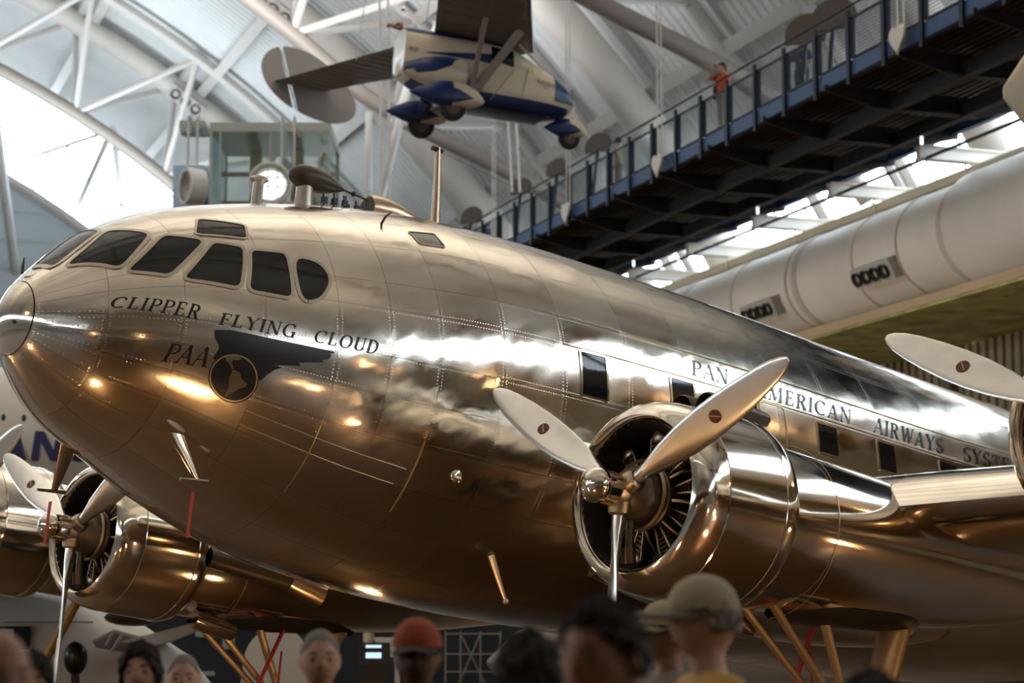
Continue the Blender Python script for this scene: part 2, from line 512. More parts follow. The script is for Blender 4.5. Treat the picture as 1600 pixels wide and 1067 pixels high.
M['white_beam'] = mat('white_beam', (.78, .75, .70), .5)
for k, a in enumerate(np.arange(40.6, 92, 4.55)):
    trim_n += 1
    b = MB(); b.obox(hall(a, 28.6, 13.45), CX*2.3, AX*.09, Vector((0,0,.15)))
    b.obox(hall(a, 28.6, 13.6), CX*2.3, AX*.16, Vector((0,0,.02)))
    b.obox(hall(a, 28.6, 13.3), CX*2.3, AX*.16, Vector((0,0,.02)))
    b.tube(hall(a, 27.6, 13.45), hall(a, 27.6, 12.7), .03, 6)
    struct(b.build('trim_%d' % trim_n, M['white_beam'], smooth=False))
trim_n += 1
b = MB(); b.obox(hall(55, 27.75, 13.05), AX*50, CX*.1, Vector((0,0,.12)))
struct(b.build('trim_%d' % trim_n, mat('beam_cream', (.70, .64, .46), .6), smooth=False))
# ledge underside and lower wall
trim_n += 1
b = MB(); b.obox(hall(45, 29.5, 10.0), AX*65, CX*2.3, Vector((0,0,.08)))
led = struct(b.build('trim_%d' % trim_n, M['ledge'], smooth=False))
b = MB(); b.obox(hall(45, 27.2, 10.1), AX*65, CX*.05, Vector((0,0,.12))); b.build('ledge_edge', mat('ledge_rim', (.50, .36, .22), .6), led, smooth=False)
wl = MB()
for i in range(300):
    a = -20 + i*.42
    wl.obox(hall(a, 31.6, 4.95), AX*.11, CX*.05, Vector((0,0,4.95)))
wl.obox(hall(45, 31.75, 4.95), AX*65, CX*.1, Vector((0,0,4.95)))
lw = struct(stuff(wl.build('wall_lower', mat('lower_wall_panel', (.30, .26, .17), .7), smooth=False)))
lw['kind'] = 'structure'
for a in np.arange(20, 80, 6.5):
    b = MB(); b.obox(hall(a, 31.4, 4.95), AX*.22, CX*.12, Vector((0,0,4.95))); b.build('wall_post', mat('wall_post_green', (.12, .12, .07), .7), lw, smooth=False)

# cream wing tip that hangs at the right edge
r = MB()
c0 = pix(1568, 145, 35)
rings = []
for i in range(9):
    f_ = i/8; x = 3.4*f_
    hgt = .74*math.sqrt(max(0.02, 1-(1-min(1, f_*6))**2)) if f_ < .17 else .74
    rings.append([c0 + Vector((x, .12*math.cos(w)*(.3+.7*min(1,f_*5)), hgt*math.copysign(abs(math.sin(w))**.7, math.sin(w)) + .06*x)) for w in np.linspace(0, 2*PI, 24, endpoint=False)])
r.loft(rings, cap=True)
wt = r.build('hanging_wing', M['cream']); tag(wt, 'cream rounded wing tip of another hung aircraft at the right edge', 'wing')
h = MB(); h.tube(c0 + Vector((2.4, 0, .7)), c0 + Vector((2.4, 0, 13)), .015, 6); h.build('hanger_cable', M['rod'], wt)

# ------------------------------------------------------------------ the airliner (local axes: x forward from the nose tip, y to its left side, z up)
AF = Vector((-0.72261422, -0.68103644, 0.11839783)); AL = Vector((0.68586062, -0.72773292, 0)); AU = Vector((0.086162, 0.08120441, 0.99296624))
AO = Vector((-3.95893912, 16.73997913, 4.2676593))
plane = bpy.data.objects.new('airliner', None); COL.objects.link(plane)
plane.matrix_world = Matrix(((AF.x, AL.x, AU.x, AO.x), (AF.y, AL.y, AU.y, AO.y), (AF.z, AL.z, AU.z, AO.z), (0,0,0,1)))
tag(plane, 'huge polished silver four-engined propeller airliner filling the picture, nose to the left', 'airplane')
plane.empty_display_size = .5

FS = np.array([0,.25,.6,1.1,1.8,2.7,3.8,5.2,7,10,13,16,19,22.66])
FT = np.array([-.06,.408,.749,1.047,1.298,1.52,1.685,1.755,1.77,1.735,1.715,1.47,1.1,.5])
FB = np.array([-.06,-.538,-.828,-1.055,-1.347,-1.59,-1.72,-1.765,-1.752,-1.734,-1.504,-1.0,-.45,.1])
def pch(x, xk, yk):
    h = np.diff(xk); dl = np.diff(yk)/h; m = np.zeros(len(xk)); m[0] = dl[0]; m[-1] = dl[-1]
    for i in range(1, len(xk)-1):
        if dl[i-1]*dl[i] > 0:
            w1 = 2*h[i]+h[i-1]; w2 = h[i]+2*h[i-1]; m[i] = (w1+w2)/(w1/dl[i-1]+w2/dl[i])
    i = np.clip(np.searchsorted(xk, x)-1, 0, len(h)-1); t = (x-xk[i])/h[i]
    return yk[i]*(1+2*t)*(1-t)**2+h[i]*m[i]*t*(1-t)**2+yk[i+1]*t*t*(3-2*t)+h[i]*m[i+1]*t*t*(t-1)
FV = np.sqrt(FS)
def fsurf(s, th, off=0.):
    """fuselage surface: station s behind the nose, angle th from the left side; arrays allowed"""
    s = np.maximum(np.asarray(s, float), 1e-6); th = np.asarray(th, float)
    def P(s, th):
        t = pch(np.sqrt(s), FV, FT); b = pch(np.sqrt(s), FV, FB)
        h = (t-b)/2; c = (t+b)/2
        return np.stack([-s+0*th, h*np.cos(th), c+h*np.sin(th)], -1)
    p = P(s, th)
    e = 1e-3
    n = np.cross(P(s*(1+e)+1e-6, th)-p, P(s, th+e)-p)
    n = n/(np.linalg.norm(n, axis=-1, keepdims=True)+1e-12)
    out = np.stack([0*s+0*th, np.cos(th)+0*s, np.sin(th)+0*s], -1)
    sg = np.sign((n*out).sum(-1, keepdims=True)); n = n*np.where(sg == 0, 1, sg)
    return p + n*(off[..., None] if isinstance(off, np.ndarray) else off), n
def fp(s, thd, off=0.):
    p, n = fsurf(s, math.radians(thd), off); return Vector(p.tolist()), Vector(n.tolist())

# inner hull
def hull_mesh():
    ss = np.concatenate([np.linspace(0.02, 1, 26)**2*4, np.linspace(4, 22.6, 50)[1:]])
    b = MB()
    b.loft([[tuple(q) for q in fsurf(np.full(64, s), np.linspace(0, 2*PI, 64, endpoint=False), -.012)[0]] for s in ss], cap=True)
    return b
hull = hull_mesh().build('fuselage', M['core'], plane)

# skin panels, each with its own slight waviness
rng = np.random.RandomState(7)
def skin_panel(s0, s1, t0, t1, parent, name='skin_panel', warp=1.0, gap=.0011):
    n = max(6, int((s1-s0)/.08)); m = max(5, int(math.radians(t1-t0)*1.7/.08))
    v = np.linspace(math.sqrt(s0+gap), math.sqrt(s1-gap), n)
    s = v**2
    r_mid = max(.15, float((pch(np.sqrt((s0+s1)/2), FV, FT)-pch(np.sqrt((s0+s1)/2), FV, FB))/2))
    g = math.degrees(gap/r_mid)
    th = np.radians(np.linspace(t0+g, t1-g, m))
    S, Tt = np.meshgrid(s, th, indexing='ij')
    amp = rng.normal(0, .0011)*warp
    ph = rng.uniform(0, 6.28, 4); kx, ky = rng.uniform(.6, 1.6, 2)
    def off(S, Tt):
        U = (np.sqrt(S)-v[0])/(v[-1]-v[0]); V = (Tt-th[0])/(th[-1]-th[0])
        pil = np.sin(PI*np.clip(U, 0, 1))*np.sin(PI*np.clip(V, 0, 1))
        return amp*pil + .00055*warp*(np.sin(6.28*kx*U+ph[0]+2*V)*np.sin(6.28*ky*V+ph[1]) + .7*np.sin(6.28*2.1*U+ph[2])*np.sin(6.28*1.7*V+ph[3]))*min(1, r_mid)
    p, _ = fsurf(S, Tt, off(S, Tt))
    e = 2e-3
    a = fsurf(S*(1+e), Tt, off(S*(1+e), Tt))[0] - p
    b = fsurf(S, Tt+e, off(S, Tt+e))[0] - p
    nr = np.cross(a, b); nr /= np.linalg.norm(nr, axis=-1, keepdims=True)
    _, n0 = fsurf(S, Tt)
    nr *= np.sign((nr*n0).sum(-1, keepdims=True))
    # turned-in rim
    verts = p.reshape(-1, 3); norms = nr.reshape(-1, 3)
    idx = np.arange(n*m).reshape(n, m)
    f = np.stack([idx[:-1, :-1], idx[1:, :-1], idx[1:, 1:], idx[:-1, 1:]], -1).reshape(-1, 4)
    rim = np.concatenate([idx[:, 0], idx[-1, 1:], idx[::-1, -1][1:], idx[0, ::-1][1:-1]])
    rv = verts[rim] - n0.reshape(-1, 3)[rim]*.010
    k = len(verts); R_ = len(rim)
    rf = np.stack([rim, np.roll(rim, -1), k+(np.arange(R_)+1) % R_, k+np.arange(R_)], -1)
    allv = np.concatenate([verts, rv]); alln = np.concatenate([norms, norms[rim]])
    # orientation
    q = allv[f[0]]
    if np.dot(np.cross(q[1]-q[0], q[2]-q[0]), n0[0, 0]) < 0: f = f[:, ::-1]
    me = bpy.data.meshes.new(name)
    me.from_pydata(allv.tolist(), [], f.tolist()+rf.tolist())
    me.shade_smooth()
    L1, L2 = s1-s0, math.radians(t1-t0)*r_mid
    uu = np.concatenate([((S-s0)).reshape(-1), (S-s0).reshape(-1)[rim]]); vv = np.concatenate([((Tt-math.radians(t0))*r_mid).reshape(-1), ((Tt-math.radians(t0))*r_mid).reshape(-1)[rim]])
    li = np.zeros(len(me.loops), dtype=np.int32); me.loops.foreach_get('vertex_index', li)
    for nm, A, B in (('panel', uu[li], vv[li]), ('size', np.full(len(li), L1), np.full(len(li), L2))):
        uv = me.uv_layers.new(name=nm)
        uv.data.foreach_set('uv', np.stack([A, B], -1).astype(np.float32).reshape(-1))
    me.normals_split_custom_set_from_vertices(alln.tolist())
    me.materials.append(M['skin'])
    return link(name, me, parent)
STN = [.105, .5, 1.0, 1.6, 2.2, 2.66, 3.13, 3.78, 4.45, 5.25, 6.0, 6.62, 7.3, 8.1, 8.95, 9.9, 10.9, 12.2, 13.8, 15.6, 17.6, 20, 22.5]
BND = [-90, -68, -49, -34, -20, -2, 1, 17, 26.5, 41, 57, 73, 90]
BND = [-90, -68, -50, -35.5, -22, -10, 2, 17, 26.5, 42, 57, 73, 90]
for i in range(len(STN)-1):
    for j in range(len(BND)-1):
        w = 1.0
        if 2.4 < STN[i] < 4.6 and -36 < BND[j] < 1: w = 2.6
        elif STN[i] > 2.6: w = 2.1
        if STN[i] < 2.2: w = .7
        skin_panel(STN[i], STN[i+1], BND[j], BND[j+1], hull, warp=w)
for i in range(4):      # far side of the nose that shows over the top
    for j in range(3): skin_panel(STN[i], STN[i+1], 90+j*20, 110+j*20, hull, warp=.7)
# rest of the far side
def far_side():
    b = MB()
    ss = np.array([.105] + list(np.linspace(math.sqrt(.3), math.sqrt(22.5), 60)**2))
    for (s_a, s_b, ta, tb) in ((.105, 2.2, 150, 270), (2.2, 22.5, 90, 270)):
        sel = [s for s in np.linspace(math.sqrt(s_a), math.sqrt(s_b), 50)**2]
        b.loft([[tuple(q) for q in fsurf(np.full(40, s), np.radians(np.linspace(ta, tb, 40)))[0]] for s in sel], closed=False)
    return b
far_side().build('far_side_skin', M['chrome'], hull)
nc = MB()
nc.loft([[tuple(q) for q in fsurf(np.full(48, s), np.linspace(0, 2*PI, 48, endpoint=False), .004)[0]] for s in np.linspace(.004, math.sqrt(.1), 16)**2], cap=True)
nose_cap = nc.build('nose_cap', M['chrome'], hull)
hb = MB(); p, n = fp(.03, -24, .006)
hb.lathe([(0, .016), (.006, .016), (.006, .001)], p, n, 14); hb.build('nose_port', M['black'], hull)

# windows: pane and raised frame, both following the skin
def patch(poly, off, name, m, parent, thick=.006, sub=5, inner=None):
    """poly: (s, deg) outline; fan patch that follows the skin"""
    P = np.array(poly, float)
    if inner is None:
        c = P.mean(0)
        rings = [c + (P-c)*k for k in np.linspace(0, 1, sub+1)[1:]]
    else:
        Q = np.array(inner, float); rings = [Q + (P-Q)*k for k in np.linspace(0, 1, sub+1)]
    b = MB()
    def pts(r, o): return [tuple(q) for q in fsurf(r[:, 0], np.radians(r[:, 1]), o)[0]]
    R_ = [pts(r, off) for r in rings]
    if inner is None:
        c = P.mean(0); cp = tuple(fsurf(c[0], math.radians(c[1]), off)[0])
        k = len(P); b.add([cp]+R_[0], [(0, 1+i, 1+(i+1) % k) for i in range(k)])
    else: R_ = [pts(rings[0], off-thick-.002)] + R_
    R_.append(pts(rings[-1], off-thick-.004))
    b.loft(R_)
    return b.build(name, m, parent, angle=50)
def densify(poly, n=6, rad=.12):
    """rounded and subdivided outline"""
    P = [np.array(q, float) for q in poly]; out = []
    k = len(P)
    for i in range(k):
        a, b, c = P[i-1], P[i], P[(i+1) % k]
        p0 = b+(a-b)*rad; p1 = b+(c-b)*rad
        for t in np.linspace(0, 1, 5): out.append((1-t)**2*p0+2*t*(1-t)*b+t*t*p1)
        q1 = c+(b-c)*rad
        for t in np.linspace(0, 1, n+2)[1:-1]: out.append(p1+(q1-p1)*t)
    return out
def grow(poly, ds):
    """outline moved outward by ds metres on the skin"""
    P = np.array(poly, float); r = 1.0
    s_m = P[:, 0].mean(); r = float((pch(math.sqrt(s_m), FV, FT)-pch(math.sqrt(s_m), FV, FB))/2)
    k = math.degrees(1)/r
    Q = P.copy(); Q[:, 1] /= k
    c = Q.mean(0); ar = np.sum(Q[:, 0]*np.roll(Q[:, 1], -1)-np.roll(Q[:, 0], -1)*Q[:, 1])
    t = np.roll(Q, -1, 0)-np.roll(Q, 1, 0); nrm = np.stack([t[:, 1], -t[:, 0]], 1); nrm /= np.linalg.norm(nrm, axis=1, keepdims=True)+1e-9
    if ar < 0: nrm = -nrm
    Q = Q+nrm*ds; Q[:, 1] *= k
    return Q
def window(name, poly, fw=.03, label=None, rad=.14, fm='wframe'):
    d = np.array(densify(poly, 6, rad))
    fr = patch(grow(d, fw), .009, name, M[fm], hull and plane, inner=d, sub=2)
    patch(grow(d, .004), .003, 'pane', M['pane'], fr, sub=5)
    if label: fr['label'] = label
    return fr
CW = [[(.224,92.2),(.255,61.0),(.619,73.2),(.64,97.3)], [(.31,52.6),(.58,32.0),(.861,52.0),(.65,69.0)], [(.629,28.8),(.897,23.0),(1.211,41.3),(.946,48.1)],
      [(.996,20.7),(1.401,17.8),(1.493,36.8),(1.282,39.7)], [(1.478,17.2),(1.805,16.2),(1.822,34.6),(1.556,35.5)],
      [(1.875,15.6),(1.999,16.2),(2.075,19.0),(2.147,24.6),(2.115,29.6),(2.036,32.3),(1.875,33.0)]]
for i_, w in enumerate(CW): window('cockpit_window', w, .03, None, .14 if i_ < 5 else .5)
for w in (CW[1], CW[2]): window('cockpit_window', [(a, 180-b) for a, b in w][::-1], .035)
window('cockpit_window', [(1.183,46.2),(1.556,42.3),(1.605,50.7),(1.282,57.7)], .02, 'upper eyebrow window over the cockpit')
window('roof_hatch', [(3.163,52.6),(3.442,53.6),(3.442,46.2),(3.186,46.2)], .008, 'small dark hatch on the roof side', .05)
for s0, s1, hi, lo in ((4.649,4.943,16.0,3.2),(5.787,6.08,15.5,4.0),(6.681,6.965,15.1,3.8),(7.889,8.179,14.8,5.5),(8.851,9.119,14.9,5.6),(9.908,10.192,14.5,5.4),(10.95,11.24,14.3,5.2),(12.0,12.29,14.2,5.0)):
    window('cabin_window', [(s0,lo),(s1,lo),(s1,hi),(s0,hi)], .022, None, .03, 'chrome')
# small emergency door outline
dd = np.array(densify([(7.03,2),(7.39,2),(7.39,16.4),(7.03,16.4)], 8, .12)); patch(grow(dd, .012), .006, 'door_seam', M['gold'], plane, inner=dd, sub=1)
# raised seam straps that catch the light
def strap(pts, w, name='seam_strap'):
    b = MB(); P = [fp(s, t, .004) for s, t in pts]
    b.path([p for p, n in P], w, 6); return b.build(name, M['gold'], hull)
strap([(3.118, t) for t in np.linspace(-20, -44, 16)], .006)
strap([(s, -33+ -1.5*(s-1.6)) for s in np.linspace(1.6, 3.0, 20)], .0025)
strap([(s, -27.5-1.5*(s-1.6)) for s in np.linspace(1.6, 3.05, 20)], .0025)
strap([(2.2, t) for t in np.linspace(-18, -50, 20)], .0025)
strap([(s, 17.0) for s in np.linspace(4.45, 12.5, 60)], .004)
strap([(s, 26.3) for s in np.linspace(5.2, 12.5, 60)], .005)

# ---- lettering: serif strokes laid on the skin
def stroke(pts, w0, w1=None):
    """polyline with broad-nib width: thick when vertical, thin when level; returns quads"""
    P = [np.array(p, float) for p in pts]; out = []
    k = len(P); L = []; R_ = []
    for i in range(k):
        t = P[min(i+1, k-1)]-P[max(i-1, 0)]; l = np.linalg.norm(t)+1e-9; t = t/l
        w = w0 if w1 is None else w1 + (w0-w1)*abs(t[1])**1.6
        nr = np.array([-t[1], t[0]])*w/2
        L.append(P[i]+nr); R_.append(P[i]-nr)
    for i in range(k-1): out.append([L[i], L[i+1], R_[i+1], R_[i]])
    return out
TK, TN = .155, .055
def arc(cx, cy, rx, ry, a0, a1, n=14): return [(cx+rx*math.cos(math.radians(a)), cy+ry*math.sin(math.radians(a))) for a in np.linspace(a0, a1, n)]
def serif(x, y, w=.15): return [[(x-w, y-.025), (x+w, y-.025), (x+w, y+.025), (x-w, y+.025)]]
def thick(a, b): return stroke([a, b], TK)
def thin(a, b): return stroke([a, b], TN)
def glyph(ch):
    g = []; w = .6
    if ch == 'I': g = thick((.12,0),(.12,1))+serif(.12,.02)+serif(.12,.98); w = .24
    elif ch == 'L': g = thick((.14,0),(.14,1))+serif(.14,.98)+thin((.0,.03),(.55,.03))+thin((.54,.0),(.54,.24)); w = .58
    elif ch == 'C': g = stroke(arc(.42,.5,.36,.47,48,312,26),TK,TN)+thin((.66,.68),(.68,.95)); w = .74
    elif ch == 'P': g = thick((.14,0),(.14,1))+serif(.14,.02)+stroke([(.0,.97),(.3,.97)]+arc(.3,.725,.26,.245,90,-90,14)+[(.14,.48)],TK,TN); w = .58
    elif ch == 'R': g = thick((.14,0),(.14,1))+serif(.14,.02)+stroke([(.0,.97),(.3,.97)]+arc(.3,.745,.24,.225,90,-90,14)+[(.14,.52)],TK,TN)+thick((.34,.52),(.60,.02))+serif(.62,.025,.1); w = .7
    elif ch == 'E': g = thick((.14,0),(.14,1))+thin((.0,.97),(.52,.97))+thin((.14,.52),(.42,.52))+thin((.0,.03),(.56,.03))+thin((.51,.78),(.51,.98))+thin((.55,.02),(.55,.24))+thin((.41,.42),(.41,.62)); w = .6
    elif ch == 'F': g = thick((.14,0),(.14,1))+serif(.14,.02)+thin((.0,.97),(.54,.97))+thin((.14,.52),(.42,.52))+thin((.53,.76),(.53,.98))+thin((.41,.42),(.41,.62)); w = .56
    elif ch == 'A': g = thin((.06,.02),(.36,1))+thick((.36,.97),(.66,.0))+thin((.16,.34),(.54,.34))+serif(.05,.02,.11)+serif(.67,.02,.14); w = .72
    elif ch == 'N': g = thin((.1,0),(.1,1))+thick((.12,.98),(.66,.02))+thin((.68,0),(.68,1))+serif(.1,.02,.12)+serif(.04,.98,.1)+serif(.68,.98,.12); w = .78
    elif ch == 'M': g = thin((.1,0),(.13,1))+thick((.14,.98),(.44,.04))+thin((.44,.04),(.76,.98))+thick((.78,1),(.82,0))+serif(.1,.02,.12)+serif(.82,.02,.15); w = .94
    elif ch == 'W': g = thick((.1,1),(.32,.02))+thin((.32,.02),(.52,.95))+thick((.5,.98),(.72,.02))+thin((.72,.02),(.94,1))+serif(.08,.98,.14)+serif(.94,.98,.1); w = 1.0
    elif ch == 'Y': g = thick((.08,1),(.36,.48))+thin((.36,.48),(.64,1))+thick((.36,.5),(.36,0))+serif(.36,.02)+serif(.07,.98,.13)+serif(.65,.98,.1); w = .7
    elif ch == 'G': g = stroke(arc(.42,.5,.36,.47,48,312,26),TK,TN)+thin((.66,.68),(.68,.95))+thick((.68,.0),(.68,.42))+serif(.66,.42,.14); w = .8
    elif ch == 'O': g = stroke(arc(.42,.5,.35,.47,0,360,32),TK,TN); w = .84
    elif ch == 'U': g = thick((.12,1),(.12,.3))+stroke(arc(.37,.3,.25,.27,180,360,16),TK,TN)+thin((.62,.28),(.62,1))+serif(.12,.98,.13)+serif(.62,.98,.1); w = .72
    elif ch == 'D': g = thick((.14,0),(.14,1))+stroke([(.0,.97),(.3,.97)]+arc(.3,.5,.37,.47,90,-90,20)+[(.0,.03)],TK,TN); w = .74
    elif ch == 'S': g = stroke(arc(.3,.735,.22,.235,40,250,16)+arc(.3,.26,.24,.235,70,-140,16),TK,TN)+thin((.46,.76),(.48,.96))+thin((.06,.04),(.07,.26)); w = .58
    elif ch == 'T': g = thick((.32,0),(.32,1))+serif(.32,.02)+thin((.02,.97),(.62,.97))+thin((.03,.76),(.03,.98))+thin((.61,.76),(.61,.98)); w = .66
    return g, w
def fus_word(word, s0, t0, s1, t1, hdeg, slant=.0, name='letter', gap=.18, wide=1.0):
    gl = [glyph(c) for c in word]
    tot = sum(w for _, w in gl)+gap*(len(word)-1)
    x = 0
    for (g, w), ch in zip(gl, word):
        b = MB()
        for k, q in enumerate(g):
            pts = []
            for u, v in q:
                uu = (x+u)/tot; 
                s = s0+(s1-s0)*uu + slant*v; t = t0+(t1-t0)*uu+v*hdeg
                p, _ = fsurf(s, math.radians(t), .0042+.00002*k); pts.append(tuple(p))
            b.add(pts, [(0,1,2,3)])
        b.build(name, M['ink'], plane, smooth=False)
        x += w+gap
fus_word('CLIPPER', .50, 6.2, 1.095, 1.7, 6.4, .035)
fus_word('FLYING', 1.25, 1.2, 1.83, 1.5, 4.9, .025)
fus_word('CLOUD', 1.985, 1.6, 2.52, 1.6, 4.4, .03)
fus_word('PAA', .905, -19.2, 1.215, -17.0, 8.6, .035, gap=.08)
fus_word('PAN', 6.10, 18.6, 6.60, 18.8, 5.4, .05)
fus_word('AMERICAN', 6.98, 17.9, 8.45, 18.2, 5.6, .07)
fus_word('AIRWAYS', 8.82, 18.1, 10.0, 18.0, 6.2, .09)
fus_word('SYSTEM', 10.37, 17.8, 11.5, 18.4, 6.2, .09)

# ---- winged globe emblem
WG = [(1.225,-1.5),(1.341,-.2),(2.165,-.2),(2.165,-.8),(2.128,-1.2),(2.147,-1.5),(2.128,-3.1),(2.072,-3.7),(2.091,-4.4),(1.892,-6.3),(1.91,-7.3),(1.703,-9.2),(1.771,-9.2),(1.72,-10.8),(1.67,-13.1),(1.637,-15.6),(1.44,-17),(1.254,-12.7),(1.268,-10.5),(1.282,-8.2),(1.268,-6.3),(1.239,-4.7)]
def flat_poly(poly, off, name, m, parent, rounds=3):
    bm = bmesh.new()
    vs = [bm.verts.new((s, t/45.0, 0)) for s, t in poly]
    f = bm.faces.new(vs)
    bmesh.ops.triangulate(bm, faces=[f])
    for _ in range(rounds):
        le = [e for e in bm.edges if e.calc_length() > .05]
        if not le: break
        bmesh.ops.subdivide_edges(bm, edges=le, cuts=1); bmesh.ops.triangulate(bm, faces=bm.faces[:])
    for v in bm.verts:
        p, _ = fsurf(v.co.x, math.radians(v.co.y*45), off); v.co = p
    bmesh.ops.recalc_face_normals(bm, faces=bm.faces)
    me = bpy.data.meshes.new(name); bm.to_mesh(me); bm.free(); me.materials.append(m); me.shade_smooth()
    return link(name, me, parent)
emb = flat_poly(WG, .005, 'wing_emblem', M['ink'], plane, 5)
GC = (1.437, -17.7); GR = .2
def gpt(x, y):   # emblem plane metres -> skin; x tailward, y up
    r = 1.24
    return (GC[0]+x, GC[1]+math.degrees(y/r))
def disc_pts(r, n=48): return [gpt(r*.93*math.cos(2*PI*i/n), r*math.sin(2*PI*i/n)) for i in range(n)]
patch(disc_pts(GR), .007, 'globe', M['ink'], emb, thick=.002)
patch(disc_pts(GR*.955), .0085, 'globe_ring', M['gold'], emb, thick=.001, inner=disc_pts(GR*.905), sub=1)
def px_poly(pp): return [gpt((x-628)/205*GR*.95, -(y-548)/205*GR) for x, y in pp]
flat_poly(px_poly([(600,490),(625,482),(660,490),(690,530),(745,560),(735,590),(690,620),(660,660),(630,690),(618,715),(604,708),(610,670),(608,630),(598,590),(592,550)]), .009, 'continent', M['chrome'], emb, 3)
flat_poly(px_poly([(520,400),(560,375),(610,362),(650,372),(625,400),(585,402),(580,430),(600,460),(612,486),(590,475),(560,440),(535,430)]), .009, 'continent', M['chrome'], emb, 3)

# ---- fittings on and under the fuselage
def part(b, name, m, parent=None, label=None):
    o = b.build(name, M[m], parent or plane)
    if label: o['label'] = label
    return o
p, n = fp(2.377, 80); p = Vector((p.x, p.y, p.z))
up = Vector((-.03, 0, 1)).normalized()
b = MB()
lp = Vector((-2.74, .1, 1.77))
b.loft([[lp + Vector((x*.70, .70*r*math.cos(w), .68*r*math.sin(w) + .0)) for w in np.linspace(0, 2*PI, 24, endpoint=False)] for x, r in
        [(.34,.004),(.325,.05),(.28,.10),(.2,.145),(.1,.165),(0,.168),(-.12,.155),(-.24,.125),(-.36,.085),(-.46,.045),(-.54,.012)]], cap=True)
loop = part(b, 'loop_antenna_housing', 'brown', None, 'dark teardrop antenna housing on a short stem')
b = MB(); b.path([lp+Vector((.06,0,-.36)), lp+Vector((.06,0,-.2)), lp+Vector((.06,0,-.08))], [.10,.075,.075], 16); part(b, 'stem', 'wframe', loop)
b = MB(); b.tube(lp+Vector((-.36,0,.0)), lp+Vector((-.66,0,-.02)), .01, 6); b.sphere(lp+Vector((-.48,0,-.005)), .025); part(b, 'antenna_lead', 'brown', loop)
b = MB(); q = Vector((-2.47, -.3, 1.38)); b.path([q, q+Vector((0,0,.15)), q+Vector((0,0,.35)), q+Vector((0,0,.375)), q+Vector((0,0,.40))], [.06,.05,.045,.085,.07], 14); part(b, 'mast_post', 'wframe', None, 'short post with a flat dark top')
# bronze domed fairing with an open front
b = MB()
hc = Vector((-3.47, .0, 1.71))
b.loft([[hc + Vector((x*.6, .62*r*math.cos(w), .62*r*math.sin(w))) for w in np.linspace(0, 2*PI, 28, endpoint=False)] for x, r in [(.0,.17),(.02,.20),(-.1,.225),(-.3,.235),(-.5,.215),(-.8,.16),(-1.1,.09),(-1.35,.01)]])
hump = part(b, 'roof_fairing', 'copper', None, 'bronze rounded roof fairing with dark open front')
b = MB(); b.lathe([(0, .108), (.001, .001)], hc+Vector((.004, 0, 0)), (1,0,0), 24); part(b, 'fairing_mouth', 'brown', hump)
b = MB(); mp = Vector((-4.29, 0.0, 1.66)); b.path([mp, mp+Vector((.03,0,.45)), mp+Vector((.06,0,.84))], [.05,.036,.025], 10); mast = part(b, 'antenna_mast', 'copper', None, 'tall bronze antenna mast')
b = MB(); b.tube(mp+Vector((.01,0,.82)), mp+Vector((.13,0,.82)), .025, 8); b.path([mp+Vector((.05,0,.81)), mp+Vector((-.7,0,.74)), mp+Vector((-1.6,0,.68))], .0018, 5); part(b, 'antenna_wire', 'brown', mast)
b = MB()
for i in range(6):
    q0 = Vector((-2.98-.085*i, .0+.04*(i%3), 1.60)); b.tube(q0, q0+Vector((.02,0,.13+.03*(i%2))), .009, 5); b.box(q0+Vector((0,0,.06)), (.045,.04,.06))
stuff(part(b, 'aerial_fittings', 'black'))
b = MB(); q, n = fp(2.95, 57); b.path([q-n*.02, q+n*.05+Vector((-.03,0,.02)), q+n*.10+Vector((-.08,0,.03))], [.012,.01,.004], 6); part(b, 'small_probe', 'brown')
b = MB(); q = Vector((-.13, -.02, .30)); b.path([q, q+Vector((.0,0,.06)), q+Vector((0,0,.14))], [.012,.012,.003], 6); part(b, 'small_probe', 'brown')
# two pitot masts under the chin with red ribbons
for s in (1, -1):
    a, _ = fp(1.22, -50 if s > 0 else 180+50, -.01)
    a = Vector((-1.2, .76*s, -.82)) if s < 0 else Vector((-1.19, .80, -.84))
    e = Vector((-1.22, .93*s, -1.19)) if s < 0 else Vector((-1.40, .86, -1.17))
    b = MB()
    rings = []
    for k in np.linspace(0, 1, 6):
        c = a.lerp(e, k); wx = .085*(1-k)+.03*k; wy = .022*(1-k)+.012*k
        rings.append([c+Vector((wx*math.cos(w), wy*math.sin(w), 0)) for w in np.linspace(0, 2*PI, 14, endpoint=False)])
    b.loft(rings, cap=True)
    ms = part(b, 'pitot_mast', 'chrome')
    b = MB(); b.path([e+Vector((.16,0,-.02)), e+Vector((-.1,0,-.0))], [.014,.02], 8); part(b, 'pitot_tube', 'chrome', ms)
    b = MB(); r0 = e+Vector((.02,0,-.1)); b.loft([[r0+AUl*0+Vector((0,0,-d))+Vector((.004*math.sin(d*9), .02*x, 0)) for x in (-1,1)] + [r0+Vector((.006,.02*x,-d)) for x in (1,-1)] for d in np.linspace(0,.36,6) for AUl in (Vector(),)], cap=True)
    rb = part(b, 'warning_ribbon', 'red', ms, 'red warning ribbon')
# belly drain mast with round end
q, n = fp(4.33, -50); b = MB(); e = Vector((-4.46, 1.21, -1.72)); b.path([q, q.lerp(e,.5), e], [.035,.025,.014], 8); b.sphere(e, .028); part(b, 'drain_mast', 'copper')
q, n = fp(3.53, -28); b = MB(); b.sphere(q, (.06,.03,.07), 12, 8); part(b, 'inspection_blister', 'chrome')

